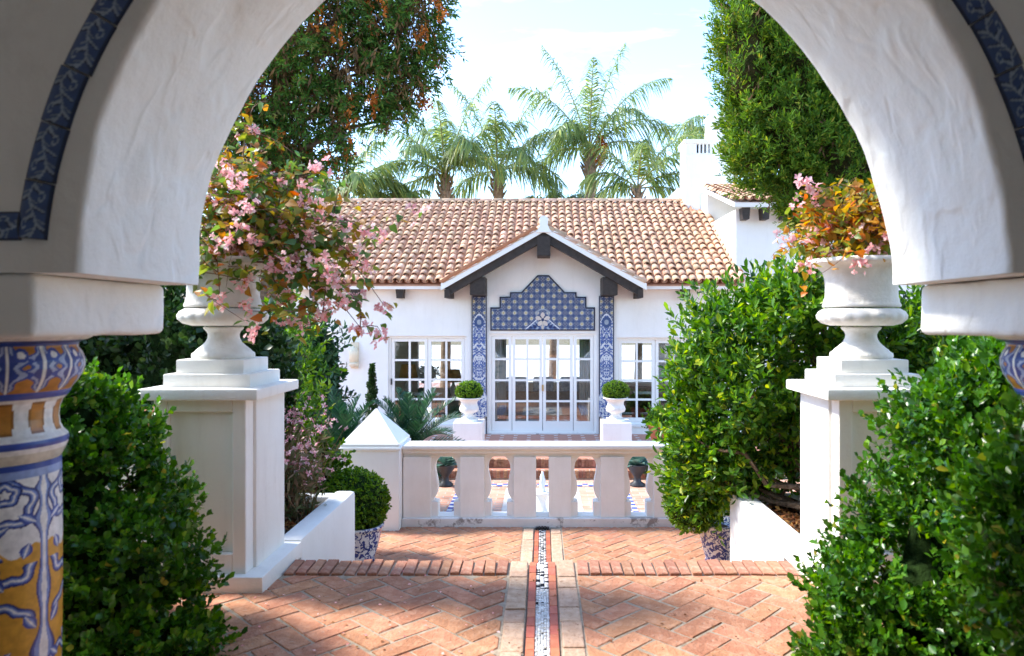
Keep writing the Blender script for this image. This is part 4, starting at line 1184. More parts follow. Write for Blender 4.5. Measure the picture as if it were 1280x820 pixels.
def scroll(x, z, c, w_):
    """baroque blue scrollwork on white"""
    def put(m, col, a=1.0): c[m] = c[m] * (1 - a) + np.array(col) * a
    put(np.ones(len(x), bool), AW * .9)
    s = np.abs(x); P3 = np.stack([s, z, np.zeros(len(x))], 1)
    w1 = fbm(P3, 16, 5, 3); w2 = fbm(P3, 24, 6, 3)
    f = np.sin(s * 78 + 5 * w1 + 1.5 * np.sin(z * 9)) * .8 + np.sin(z * 52 + 5 * w2) * .9 + 1.2 * w1
    put(f > -.2, AM * 1.9); put(f > .45, AB * 2.4); put(f > 1.35, AP_)
    put(np.abs(f + .2) < .07, AN * 2)
    return c
def painted_poly(name, poly, y0, y1, fn, parent, nx=150, nz_=100, label=None):
    """plate whose front is a fine painted grid clipped to a polygon given as spans x(z)"""
    pz = [p[1] for p in poly]; px = [p[0] for p in poly]
    x0, x1, z0, z1 = min(px), max(px), min(pz), max(pz)
    def inside(X, Z):
        r = np.zeros(len(X), bool)
        for k in range(len(poly)):
            (xa, za), (xb, zb) = poly[k], poly[(k + 1) % len(poly)]
            m = ((za > Z) != (zb > Z)); 
            if zb != za: r ^= m & (X < (xb - xa) * (Z - za) / (zb - za) + xa)
        return r
    xs = np.linspace(x0, x1, nx + 1); zs = np.linspace(z0, z1, nz_ + 1)
    cx = (xs[:-1] + xs[1:]) / 2; cz = (zs[:-1] + zs[1:]) / 2
    CX, CZ_ = np.meshgrid(cx, cz, indexing='ij'); ins = inside(CX.ravel(), CZ_.ravel()).reshape(CX.shape)
    XX, ZZ = np.meshgrid(xs, zs, indexing='ij'); V = np.stack([XX.ravel(), np.full(XX.size, y0), ZZ.ravel()], 1)
    i, j = np.where(ins); n = nz_ + 1
    F = np.stack([i * n + j, (i + 1) * n + j, (i + 1) * n + j + 1, i * n + j + 1], 1)
    used = np.unique(F); mp_ = -np.ones(len(V), int); mp_[used] = np.arange(len(used)); V = V[used]; F = mp_[F]
    c = fn(V[:, 0], V[:, 2])
    o = obj(name, np_mesh(name, V, [F], A_tile, colors=c), parent)
    MB().prism(poly, y0 + .002, y1).build('tile_backing', plain('navy_glaze_' + name, tuple(AN), .3), o)
    return o
def dist_poly(x, z, poly):
    d = np.full(len(x), 9.0)
    for k in range(len(poly)):
        a = np.array(poly[k]); b = np.array(poly[(k + 1) % len(poly)]); ab = b - a
        t = np.clip(((x - a[0]) * ab[0] + (z - a[1]) * ab[1]) / (ab @ ab), 0, 1)
        d = np.minimum(d, np.hypot(x - a[0] - t * ab[0], z - a[1] - t * ab[1]))
    return d
def px_(x, y): p = at(x, y, YH); return (p.x, p.z)
PO = [px_(613, 413.3), px_(743.7, 413.3), px_(743.7, 384.3), px_(733, 384.3), px_(733, 371), px_(720.5, 371), px_(720.5, 365.3), px_(706, 365.3), px_(686, 344), px_(672, 344), px_(651.5, 365.3), px_(637.5, 365.3), px_(637.5, 371), px_(624.5, 371), px_(624.5, 384.3), px_(613, 384.3)]
def f_panel(x, z):
    c = np.zeros((len(x), 3)); cx = (PO[0][0] + PO[1][0]) / 2; zb = PO[0][1]
    lattice(x - cx - .0, z - zb - .02, c)
    X, Z = x - cx, z - zb
    # lily emblem in the middle of the foot
    def put(m, col, a=1.0): c[m] = c[m] * (1 - a) + np.array(col) * a
    tri = (Z < .36 - np.abs(X) * .84 + .02 * np.cos(X * 50)) & (Z > .02) & (np.abs(X) < .42)
    put(tri, AM * 1.2); f = np.sin(np.abs(X) * 60 + 4 * np.sin(Z * 22)) + np.sin(Z * 45 + np.abs(X) * 20); put(tri & (f > .3), AB); put(tri & (f < -.8), AP_)
    put((np.abs(Z - (.36 - np.abs(X) * .84)) < .014) & (np.abs(X) < .42), AW)
    put((np.abs(Z - .02) < .012) & (np.abs(X) < .42), AP_)
    arch = (np.abs(np.hypot(X, (Z - .36) * 1.1) - .14) < .018) & (Z > .34); put(arch, AP_)
    r = np.hypot(X, Z - .25); th = np.arctan2(X, Z - .25)
    put(r < .135 + .035 * np.cos(5 * th), np.array((.62, .54, .46))); put((r < .10) & (np.cos(5 * th) < -.6), AB); put(r < .035, AB)
    put((np.abs(X) < .018 + .06 * np.clip(.16 - Z, 0, .1)) & (Z > .03) & (Z < .2), np.array((.55, .48, .40)))
    d = dist_poly(x, z, PO); put(d < .030, AN); put((d > .034) & (d < .044), AP_, .6)
    return c
painted_poly('tympanum_tiles', PO, YH - .034, YH - .0125, f_panel, house, 340, 190)
for s in (-1, 1):
    xc = s * 1.447 + .01; hw = .172; zt, zb = 2.045, -.70
    poly = [(xc - hw, zb), (xc + hw, zb), (xc + hw, zt), (xc - hw, zt)]
    if True:     # the foot flares outwards in a leafy scroll
        o_ = s
        foot = [(0, zb), (.10, zb - .10), (.22, zb - .07), (.30, zb + .02), (.27, zb + .13), (.34, zb + .24), (.28, zb + .36), (.20, zb + .48)]
        if s > 0: poly = [(xc - hw, zb)] + [(xc - hw + .04 + fx * 1.4, fz) for fx, fz in foot] + [(xc + hw, zb + .62), (xc + hw, zt), (xc - hw, zt)]
        else: poly = [(xc + hw, zb), (xc + hw, zt), (xc - hw, zt), (xc - hw, zb + .62)] + [(xc + hw - .04 - fx * 1.4, fz) for fx, fz in reversed(foot)]
    def f_strip(x, z, xc=xc, hw=hw, zt=zt):
        c = np.zeros((len(x), 3)); scroll(x - xc, z, c, hw)
        def put(m, col, a=1.0): c[m] = c[m] * (1 - a) + np.array(col) * a
        X = x - xc
        sp = zt - .42 - .28 * (np.abs(X) / hw) ** 2
        m = z > sp; c2 = np.zeros((int(m.sum()), 3))
        if m.any(): lattice(X[m], (z[m] - zt), c2, .255); c[m] = c2
        put(np.abs(z - sp) < .016, AW)
        m = (z < sp - .03) & (z > sp - .55); put(m & (np.hypot(X * 1.2, z - 1.45) < .13), AM); put(m & (np.hypot(X * 1.2, z - 1.45) < .06), AP_)
        put((np.abs(X) > hw - .018) & (np.abs(X) < hw + .001) & (z > -.2), AN); put(zt - z < .018, AN)
        put((np.abs(X) > hw - .032) & (np.abs(X) < hw - .02) & (z > -.2), AP_)
        return c
    painted_poly('pillar_tiles', poly, YH - .045, YH - .0015, f_strip, house, 60, 330)
    MB().box(*sorted((xc - s * hw, xc - s * (hw - .02))), YH - .03, YH - .0016, TZ + .003, zb - .003).build('edge_bead', MATS['navy_glaze_pillar_tiles'], house)

# ---- wing with chimneys on the right
wing = thing('house_wing', (7, 16.4, TZ), 'white side wing with small tiled roof and dark rafter ends', 'house')
mb = MB(); mb.box(4.402, 10.5, 16.38, 23.5, TZ - .3, 4.02); mb.build('wing_wall', M_wall, wing)
mb = MB(); mb.add([(4.28, 16.05, 4.12), (10.7, 16.05, 4.12), (10.7, 19.2, 5.02), (4.28, 19.2, 5.02), (4.28, 16.05, 4.02), (10.7, 16.05, 4.02), (10.7, 19.2, 4.92), (4.28, 19.2, 4.92)],
                  [(0, 1, 2, 3), (4, 7, 6, 5), (0, 4, 5, 1), (1, 5, 6, 2), (2, 6, 7, 3), (3, 7, 4, 0)]); mb.build('wing_roof_deck', M_wall, wing)
mb = MB(); mb.box(4.403, 10.5, 19.2, 23.5, 4.021, 4.95); mb.build('wing_upper_wall', M_wall, wing)
u2 = Vector((0, 3.15, .90)).normalized()
lay_roof(wing, (4.22, 16.02, 4.13), (1, 0, 0), u2, 34, 11, n_parts=110)
for X in (4.56, 5.0, 5.44, 5.88, 6.32):
    MB().prism([(X - .09, 4.02), (X - .07, 3.76), (X + .07, 3.76), (X + .09, 4.02)], 16.1, 16.379).build('rafter_end', M_beam, wing)
def chimney(x0, x1, y0, y1, z0, z1, label, slots):
    t = thing('chimney', ((x0 + x1) / 2, (y0 + y1) / 2, z0), label, 'chimney')
    mb = MB(); hs = .28
    mb.box(x0, x1, y0, y1, z0, z1 - hs - .12); mb.build('stack', M_wall, t, bevel=.02)
    mb = MB(); w_ = (x1 - x0); za, zb = z1 - hs - .121, z1 - .11
    hol = [(x0 + w_ * .42 + k * w_ * .135, x0 + w_ * .42 + k * w_ * .135 + w_ * .075, za + .02, zb - .02) for k in range(slots)]
    wall_holes(mb, x0 + .01, x1 - .01, za, zb, hol, y0 + .01, y0 + .12); mb.box(x0 + .01, x0 + .12, y0 + .12, y1 - .01, za, zb); mb.box(x1 - .12, x1 - .01, y0 + .12, y1 - .01, za, zb); mb.box(x0 + .12, x1 - .12, y1 - .12, y1 - .01, za, zb)
    mb.build('vented_crown', M_wall, t)
    MB().box(x0 + .13, x1 - .13, y0 + .16, y1 - .2, z1 - hs - .12, z1 - .11).build('flue', M_iron, t)
    MB().box(x0 - .03, x1 + .03, y0 - .03, y1 + .03, z1 - .11, z1, bev=.015).build('capping', M_wall, t)
chimney(3.96, 4.74, 20.0, 20.75, 4.5, 6.52, 'nearer white chimney with slotted vents above the tiled roof', 4)
chimney(5.25, 6.0, 22.6, 23.3, 4.9, 7.95, 'taller white chimney farther back, beside the cypress', 4)
tag(MB().box(3.9, 5.3, 20.76, 23.4, 4.4, 5.3).build('parapet_wall', M_wall), 'white parapet between the two chimneys', 'wall')

tag(MB().box(-14, 14, 24.6, 75, -1.455, -1.11).build('rear_bright_slab', noise_mat('bright_slab_white', (.66, .65, .62), (.75, .74, .71), 2, .8, .1, 20, .005)), 'pale slab added behind the villa to brighten its panes', 'terrace', kind='structure')  # added sunlit white slab, makes the view through the panes bright
# ---- inside the rooms
M_sofa = noise_mat('sofa_fabric', (.12, .07, .05), (.20, .13, .10), 20, .9, .2, 80, .004, .1)
M_cush = noise_mat('blue_pattern_cushion', (.10, .16, .30), (.55, .60, .66), 12, .9, .1, 80, .004, .1)
M_orange = noise_mat('amber_lampshade', (.60, .30, .08), (.70, .38, .12), 5, .8, 0)
M_teal = noise_mat('teal_fabric', (.10, .20, .18), (.20, .32, .28), 8, .9, 0)
M_curtain = noise_mat('curtain_cloth', (.62, .62, .60), (.74, .74, .72), 3, .9, .1, 30, .01)
M_woodd = noise_mat('polished_wood', (.07, .03, .018), (.13, .06, .03), 9, .4, 0)
tag(MB().box(-8.7, 4.05, YH + .27, 24.28, TZ + .001, TZ + .006).build('room_floor', M_woodd), 'dark wooden floor inside the villa', 'floor', kind='structure')
def sofa(x0, x1, y, label, mat=M_sofa, cush=True):
    t = thing('sofa', ((x0 + x1) / 2, y, TZ), label, 'sofa')
    MB().box(x0, x1, y, y + .85, TZ + .10, TZ + .42, bev=.04).build('seat', mat, t)
    MB().box(x0, x1, y - .18, y + .05, TZ + .10, TZ + .80, bev=.05).build('backrest', mat, t)
    for xx in (x0 - .16, x1): MB().box(xx, xx + .16, y - .1, y + .85, TZ + .10, TZ + .60, bev=.04).build('armrest', mat, t)
    for xx in (x0, x1 - .06):
        for yy in (y - .12, y + .75): MB().box(xx, xx + .06, yy, yy + .06, TZ, TZ + .11).build('leg', M_woodd, t)
    if cush:
        for k in range(3):
            c = x0 + (x1 - x0) * (k + .5) / 3
            MB().box(c - .26, c + .26, y + .0, y + .18, TZ + .75, TZ + 1.16, bev=.07).build('cushion', M_cush, t)
sofa(-1.0, 1.05, 18.2, 'brown sofa with blue patterned cushions inside the glazed doors')
sofa(-3.3, -1.9, 19.2, 'low teal armchair behind the left window', M_teal, False)
sofa(2.0, 3.4, 19.6, 'dark armchair behind the right window', M_sofa, False)
def table(x, y, label, w_=.55, h=.75):
    t = thing('table', (x, y, TZ), label, 'table')
    MB().box(x - w_, x + w_, y - .35, y + .35, TZ + h - .05, TZ + h, bev=.01).build('tabletop', M_woodd, t)
    for a in (-1, 1):
        for b in (-1, 1): MB().box(x + a * (w_ - .06) - .03, x + a * (w_ - .06) + .03, y + b * .29 - .03, y + b * .29 + .03, TZ, TZ + h - .05).build('leg', M_woodd, t)
table(-3.1, 18.0, 'dark wooden side table behind the left window')
table(2.9, 18.3, 'dark wooden side table behind the right window')
def lamp(x, y, z, label):
    t = thing('table_lamp', (x, y, z), label, 'lamp')
    b = MB().lathe([(.09, 0), (.10, .02), (.05, .06), (.09, .16), (.10, .24), (.04, .34), (.02, .46)], (x, y, z), 20).build('lamp_base', M_urn, t, True)
    MB().lathe([(.24, .42), (.17, .74), (.165, .74), (.235, .42)], (x, y, z), 24).build('lamp_shade', M_orange, t, True)
lamp(-2.35, 19.0, TZ + .55, 'amber shaded lamp behind the left window')
lamp(-3.35, 18.0, TZ + .75, 'amber shaded lamp on the side table, left window')
for k, (x, lb) in enumerate(((-1.02, 'pale curtain drawn to the left of the glazed doors'), (1.04, 'pale curtain drawn to the right of the glazed doors'))):
    V = []; F = []
    nx = 28
    for i in range(nx + 1):
        X = x - .17 + .34 * i / nx; yy = 16.85 + .035 * math.sin(i * 1.7)
        V += [(X, yy, TZ + .01), (X, yy, 1.5)]
    F = [(2 * i, 2 * i + 2, 2 * i + 3, 2 * i + 1) for i in range(nx)]
    o = obj('curtain', np_mesh('curtain', V, [np.array(F)], M_curtain, True)); so_ = o.modifiers.new('s', 'SOLIDIFY'); so_.thickness = .006
    tag(o, lb, 'curtain')
# flowers in a white vase behind the left window
v_ = thing('flower_vase', (-2.9, 18.1, TZ + .75), 'white flowers in a vase behind the left window', 'vase')
MB().lathe([(.06, 0), (.09, .1), (.07, .22), (.05, .28), (.06, .3)], (-2.9, 18.1, TZ + .75), 18).build('vase', M_urn, v_, True)
rs = np.random.RandomState(77); P, A = blob_points([(-2.9, 18.1, TZ + 1.25, .30, .25, .24)], 260, rs)
V, F = shoots(P, A, 4, .07, rs); tag(obj('blooms', np_mesh('blooms', V, [F], leaf_mat('white_petal', [(0, (.6, .6, .6)), (1, (.8, .8, .78))])), v_), kind='stuff')

# wall light
sc_ = thing('wall_light', (-4.27, YH - .05, .45), 'cream lantern wall light on the villa left of the window', 'wall light')
M_cream = plain('cream_enamel', (.72, .62, .46), .5); M_opal = plain('opal_glass', (.78, .70, .52), .3)
MB().box(-4.36, -4.18, YH - .04, YH - .001, .40, 1.0, bev=.01).build('back_plate', M_cream, sc_)
MB().lathe([(.05, 0), (.10, .05), (.11, .10), (.10, .12)], (-4.27, YH - .13, .42), 16).build('gallery', M_cream, sc_, True)
MB().lathe([(.09, .10), (.10, .3), (.11, .38), (.06, .44), (.02, .50)], (-4.27, YH - .13, .42), 16).build('lantern_glass', M_opal, sc_, True)

# ================================================================== PLANTS
def bush(name, label, cat, blobs, base, nsh, k, size, lm, seed, tpl=LEAF6, shell=.2, lump=.14, lsc=3, spread=.8, up=.15, corem=None, coref=.74, stems=6, stem_r=.03, group=None, outb=.35, inner=.8, stray=.12):
    t = thing(name, base, label, cat, group)
    rs = np.random.RandomState(seed)
    P, A = blob_points(blobs, nsh, rs, shell, lump, lsc, seed, inner)
    A = nrm(A + rs.normal(size=A.shape) * outb + np.array([0, 0, .25]))
    V, F = shoots(P, A, k, size * rs.uniform(.8, 1.2, len(P)), rs, spread, up, tpl)
    if stray:
        Q, B_ = blob_points(blobs, int(nsh * stray), rs, .03, lump * 1.3, lsc, seed, .95)
        B_ = nrm(B_ + rs.normal(size=B_.shape) * .35 + np.array([0, 0, .6])); Q = Q + B_ * (size * rs.uniform(.6, 2.2, len(Q)))[:, None]
        V2, F2 = shoots(Q, B_, k + 2, size * rs.uniform(.8, 1.15, len(Q)), rs, spread * .85, up, tpl, 2.6)
        F = np.concatenate([F, F2 + len(V)]); V = np.concatenate([V, V2])
    o = obj('foliage', np_mesh('foliage', *((V, [F]) if F.shape[1] == 3 else merge([(V, F)])), lm), t); tag(o, kind='stuff')
    tips = [Vector((b[0], b[1], b[2])) for b in blobs] + [Vector(p) for p in P[rs.choice(len(P), min(stems * 2, len(P)))]]
    branches('stems', base, tips[:stems * 3], M_bark, t, stem_r, 5, seed)
    if corem: tag(core('dark_core', blobs, corem, t, coref), kind='stuff')  # added dark lumps give the shaded inside of the bush
    return t
M_core = noise_mat('core_shade', (.010, .022, .006), (.022, .045, .012), 20, .95, .8, 40, .03, .05)  # near-black colour stands in for shade deep inside the foliage

# foreground box bushes
bush('box_bush', 'dark green box bush in front of the left pedestal', 'bush',
     [(-2.15, 3.32, .50, .56, .46, .55), (-2.12, 3.30, .86, .36, .40, .36), (-2.16, 3.30, 1.06, .22, .30, .24), (-1.98, 3.24, .28, .48, .40, .36), (-2.5, 3.35, .7, .5, .45, .6), (-1.76, 3.18, .06, .34, .34, .26)],
     (-2.0, 3.32, 0), 5600, 7, .039, L_box, 101, corem=M_core, coref=.46, shell=.21, lump=.22, lsc=6, stray=.20, stem_r=.012)
bush('box_bush', 'larger dark green box bush in front of the right pedestal', 'bush',
     [(1.86, 3.15, .45, .58, .44, .56), (1.96, 3.12, .90, .42, .40, .46), (2.06, 3.15, 1.18, .30, .32, .28), (1.66, 3.08, .30, .48, .36, .42), (2.35, 3.2, .8, .5, .45, .62), (1.52, 3.05, .02, .40, .34, .34), (1.72, 2.32, .76, .36, .42, .52)],
     (1.8, 3.15, 0), 7200, 7, .039, L_box, 102, corem=M_core, coref=.46, shell=.21, lump=.22, lsc=6, stray=.20, stem_r=.012)
# large laurel-like shrub in the right planter
bush('laurel_shrub', 'large glossy green shrub overhanging the right planter', 'shrub',
     [(1.82, 5.85, 1.05, .68, .60, .76), (2.12, 5.7, 1.55, .60, .55, .48), (1.55, 6.0, .62, .50, .50, .66), (1.54, 6.1, 1.05, .42, .45, .42), (1.42, 6.3, .15, .32, .36, .42), (2.45, 5.7, .9, .55, .5, .7), (2.9, 5.5, 1.05, .5, .5, .55), (2.35, 5.45, 1.35, .42, .4, .45)],
     (2.15, 5.35, .02), 5200, 7, .078, L_big, 103, tpl=LEAFLONG, shell=.20, lump=.22, lsc=4.5, spread=.85, corem=None, stems=9, stem_r=.035, stray=.2)
# dark hedge behind the left wall and pedestal
bush('hedge', 'dark hedge behind the left pedestal and brick-topped wall', 'hedge',
     [(-2.6, 5.2, .95, .60, .42, .85), (-3.3, 5.3, 1.0, .65, .45, .95), (-2.15, 5.3, 1.05, .38, .38, .65), (-4.0, 5.3, 1.1, .6, .5, 1.0)],
     (-2.9, 5.2, .02), 3000, 7, .06, L_hedge, 104, tpl=LEAF6, corem=M_core, coref=.7, shell=.16)
bush('shrub', 'bright green shrub peeping out right of the left urn', 'shrub',
     [(-2.35, 6.5, 1.0, .38, .35, .75), (-2.55, 6.4, .5, .4, .4, .7)], (-2.4, 6.5, LZ), 650, 7, .075, L_big, 105, tpl=LEAFLONG, shell=.2, corem=None, stems=5, stem_r=.02)
bush('umbrella_shrub', 'rounded dark green shrub against the villa wall, left', 'shrub',
     [(-3.72, 11.2, .55, .52, .55, .90), (-3.6, 11.1, .95, .44, .50, .55), (-3.95, 11.2, .0, .60, .6, .8), (-3.55, 11.0, .2, .48, .5, .6)], (-3.7, 11.2, CZ), 1700, 8, .13, L_schef, 106, tpl=LEAFLONG, shell=.16, spread=1.05, corem=M_core, coref=.72)
bush('shrub', 'dark shrub behind the right urn', 'shrub',
     [(3.3, 6.2, 1.0, .6, .5, .75), (3.9, 6.2, .9, .6, .5, .8)], (3.5, 6.2, 0), 1300, 7, .07, L_hedge, 107, tpl=LEAFLONG, corem=M_core, coref=.7)

# ---- clipped balls
def fluted_pot(t, c, r, h, mat, name='pot'):
    return MB().lathe([(r * .62, 0), (r * .70, h * .04), (r * .66, h * .10), (r * .85, h * .45), (r * .98, h * .8), (r, h * .90), (r * 1.08, h * .93), (r * 1.08, h), (r * .92, h), (r * .88, h * .9), (0.001, h * .88)], c, 36).build(name, mat, t, True)
def bw_pot_mat():
    m, n, p = mat_base('blue_white_porcelain'); l = n.links.new
    t = N(n, 'ShaderNodeTexCoord'); z = N(n, 'ShaderNodeTexNoise'); z.inputs['Scale'].default_value = 22; z.inputs['Detail'].default_value = 2; z.inputs['Distortion'].default_value = 1.6
    l(t.outputs['Object'], z.inputs[0]); r = ramp(n, [(.47, (.72, .72, .74)), (.52, (.04, .06, .24))]); l(z.outputs[0], r.inputs[0]); l(r.outputs[0], p.inputs['Base Color']); p.inputs['Roughness'].default_value = .2
    return m
M_bw = bw_pot_mat()
def ball(label, c, r, n, base, pot, seed, leaf=.03, ph=.34, pr=.2, lm=L_ball):
    rs = np.random.RandomState(seed)
    bl = [(c[0], c[1], c[2], r[0], r[1], r[2])]
    P, A = blob_points(bl, n, rs, .05, .05, 6, seed)
    A = nrm(A + rs.normal(size=A.shape) * .3)
    V, F = shoots(P, A, 6, leaf, rs, .8, .1, LEAF4)
    t = thing('box_ball', (c[0], c[1], base), label, 'topiary')
    tag(obj('foliage', np_mesh('foliage', V, [F], lm), t), kind='stuff'); tag(core('dark_core', bl, M_core, t, .9), kind='stuff')  # dark lump paints the shade behind the clipped leaves
    MB().tube([(c[0], c[1], base + ph * .85), (c[0], c[1], c[2])], [.02, .015]).build('stem', M_bark, t)
    return t
def pot_thing(c, r, h, mat, label):
    t = thing('plant_pot', c, label, 'pot'); fluted_pot(t, c, r, h, mat); 
    MB().lathe([(r * .86, h * .86), (.001, h * .91)], c, 20).build('soil', M_soil, t); return t
ball('clipped box ball in a blue and white pot, beside the left planter', (-1.73, 6.55, -.16), (.34, .33, .31), 1500, LZ + .3, None, 201)
pot_thing((-1.66, 6.5, LZ), .21, .34, M_bw, 'blue and white pot under the box ball, left of the landing')
ball('yellow green potted shrub under the large right shrub', (1.36, 6.45, -.14), (.28, .27, .26), 900, LZ + .3, None, 202, lm=L_ball)
pot_thing((1.60, 6.5, LZ), .19, .36, M_bw, 'blue and white pot under the large right shrub')

# two topiary urns on white blocks flanking the doors
for s, cx, lb in ((-1, -1.475, 'left'), (1, 1.475, 'right')):
    yy = 14.5; tz = -.53
    tag(MB().box(cx - .29, cx + .29, yy - .29, yy + .29, TZ + .001, tz, bev=.012).build('plinth_block', M_wall), 'white block carrying the topiary urn %s of the doors' % lb, 'plinth')
    t = thing('small_urn', (cx, yy, tz), 'small white urn on the block %s of the doors' % lb, 'urn')
    o = MB().box(cx - .17, cx + .17, yy - .17, yy + .17, tz - .001, tz + .05, bev=.006).build('foot_slab', M_wall, t)
    o = MB().lathe([(.13, .05), (.14, .07), (.10, .10), (.085, .13), (.11, .16), (.18, .19), (.20, .24), (.185, .29), (.165, .32), (.165, .38), (.20, .43), (.25, .45), (.25, .475), (.21, .47), (.17, .44), (.001, .43)], (cx, yy, tz), 36).build('vase', M_urn, t, True)
    c = (cx, yy, tz + .60)
    ball('dark clipped box dome in the urn %s of the doors' % lb, c, (.28, .28, .21), 1000, tz + .44, None, 210 + s, .028, .0)

# slim spiral topiary and terracotta pot plants
rs = np.random.RandomState(5)
t = thing('cone_topiary', (-3.5, 14.8, TZ), 'slim spiral cone topiary before the villa wall', 'topiary')
n = 900; hh = rs.uniform(0, 1, n) ** .8; a = rs.uniform(0, 2 * PI, n); r = .17 * (1 - hh * .8) * (1 + .22 * np.sin(hh * 34 + a))
P = np.stack([-3.5 + r * np.cos(a), 14.8 + r * np.sin(a), TZ + .35 + hh * 1.35], 1); A = np.stack([np.cos(a), np.sin(a), np.full(n, .4)], 1)
V, F = shoots(P, A, 6, .045, rs, .8, .1, LEAF4); tag(obj('foliage', np_mesh('foliage', V, [F], L_hedge), t), kind='stuff')
MB().tube([(-3.5, 14.8, TZ + .25), (-3.5, 14.8, TZ + 1.65)], [.03, .01]).build('stem', M_bark, t)
pot_thing((-3.5, 14.8, TZ), .19, .36, M_terra, 'terracotta pot of the slim cone topiary')
pot_thing((2.46, 15.0, TZ), .25, .42, M_terra, 'terracotta pot on the terrace beside the right shrub')
bush('pot_plant', 'leafy green plant in the terracotta pot by the right window', 'plant', [(2.46, 15.0, TZ + .55, .30, .28, .24)], (2.46, 15.0, TZ + .38), 300, 6, .07, L_big, 120, tpl=LEAF6, corem=M_core, coref=.7, stems=4, stem_r=.012)

# ---- pinnate fronds (palms and cycads)
def frond(base, d0, ln, droop, nl, ll, lw, rs, stalk=.18, plum=.25, vang=.5, hang=.25, taper=.75, rr_=.02, fwd=.6):
    """returns rachis (V,F) + leaflets (V,F)"""
    d = Vector(d0).normalized(); p = Vector(base); pts = [p.copy()]; dirs = [d.copy()]
    ns = 22; side0 = d.cross(Vector((0, 0, 1)))
    if side0.length < .1: side0 = Vector((1, 0, 0))
    side0.normalize()
    for k in range(ns):
        u = (k + 1) / ns
        d = (d + Vector((0, 0, -1)) * droop * (.3 + 1.7 * u) / ns).normalized()
        p = p + d * (ln / ns); pts.append(p.copy()); dirs.append(d.copy())
    mb = MB(); mb.tube(pts, [rr_ * (1 - .85 * k / ns) for k in range(ns + 1)], 4)
    P = np.array([q[:] for q in pts]); Dm = np.array([q[:] for q in dirs])
    t = np.linspace(stalk, .995, nl); x = t * ns; i = np.minimum(x.astype(int), ns - 1); f = (x - i)[:, None]
    B = P[i] * (1 - f) + P[i + 1] * f; T = nrm(Dm[i] * (1 - f) + Dm[i + 1] * f)
    S = np.tile(np.array(side0[:]), (nl, 1)); S = nrm(S - T * (S * T).sum(1, keepdims=True)); U = np.cross(S, T); U *= np.sign(U[:, 2:3] + 1e-9)
    u = (t - stalk) / (1 - stalk); le = ll * (np.sin(np.clip(u * .86 + .14, 0, 1) * PI) ** taper) 
    parts = []
    for s in (-1, 1):
        dd = nrm(S * s * 1.0 + T * (fwd + .5 * u[:, None]) + U * (vang + plum * rs.normal(size=(nl, 1))) + rs.normal(size=(nl, 3)) * .10)
        nn = nrm(U + rs.normal(size=(nl, 3)) * .3)
        L_ = le * rs.uniform(.85, 1.12, nl)
        # leaflet = strip of 3 segments that hangs towards its tip
        W = np.cross(dd, nn); W = nrm(W); V = []; F = []
        pts_ = []
        for q, (tt, wf) in enumerate(((0, .5), (.4, 1), (.75, .7), (1.0, .05))):
            c = B + dd * (L_ * tt)[:, None] - np.array([0, 0, 1]) * (hang * L_ * tt ** 2)[:, None]
            pts_.append(c - W * lw * wf * .5); pts_.append(c + W * lw * wf * .5)
        V = np.stack(pts_, 1).reshape(-1, 3); b = np.arange(nl)[:, None] * 8
        F = np.concatenate([b + np.array([[0, 1, 3, 2]]), b + np.array([[2, 3, 5, 4]]), b + np.array([[4, 5, 7, 6]])])
        parts.append((V, F))
    return (np.array(mb.v), np.array([q for q in mb.f if len(q) == 4])), parts
def palm(label, px, py, D, trunk_r, fr, seed, base_z=CZ, ll=.85, nl=84, ft=True, group='palm trees behind the villa', lw=.045, crown=.0):
    """(px,py) pixel of the crown base; fr list of (azimuth deg from +x towards +y, elevation deg, length, droop)"""
    c = at(px, py, D); rs = np.random.RandomState(seed)
    t = thing('palm_tree', (c.x, D, base_z), label, 'palm tree', group)
    H = c.z - base_z; prof = []
    pts = []; rad = []
    for k in range(24):
        u = k / 23; pts.append((c.x + .06 * math.sin(u * 3), D, base_z + H * u)); rad.append(trunk_r * (1.25 - .35 * u + .07 * (k % 2)) * (1 + .5 * max(0, u - .72) / .28 * (1 - max(0, u - .93) / .1)))
    MB().tube(pts, rad, 12).build('trunk', M_palmbark, t, True)
    # boots of old leaf bases
    mb = MB()
    for k in range(26):
        a = k * 2.4; zz = c.z - .95 + .9 * k / 26; r0 = trunk_r * 1.2
        mb.tube([(c.x + r0 * math.cos(a), D + r0 * math.sin(a), zz), (c.x + (r0 + .16) * math.cos(a), D + (r0 + .16) * math.sin(a), zz + .24)], [.06, .025], 4)
    mb.build('leaf_bases', M_palmbark, t)
    for (az, el, ln, dr) in fr:
        a, e = math.radians(az), math.radians(el); d = (math.cos(a) * math.cos(e), math.sin(a) * math.cos(e), math.sin(e))
        st, lf = frond(c, d, ln, dr, nl, ll * rs.uniform(.9, 1.1), lw, rs, .16, .55, .15, .95, .5, .035, .7)
        V, Fs = merge(lf); o = obj('frond', np_mesh('frond', V, Fs, L_palm), t)
        V, Fs = merge([st]); obj('leaf_stalk', np_mesh('leaf_stalk', V, Fs, M_stalk), o)
    return t
M_stalk = plain('palm_stalk', (.26, .25, .10), .6)
def spread(n, e0, e1, l0, l1, d0, d1, seed, az0=0):
    r = random.Random(seed); return [(az0 + 360 * k / n + r.uniform(-15, 15), r.uniform(e0, e1), r.uniform(l0, l1), r.uniform(d0, d1)) for k in range(n)]
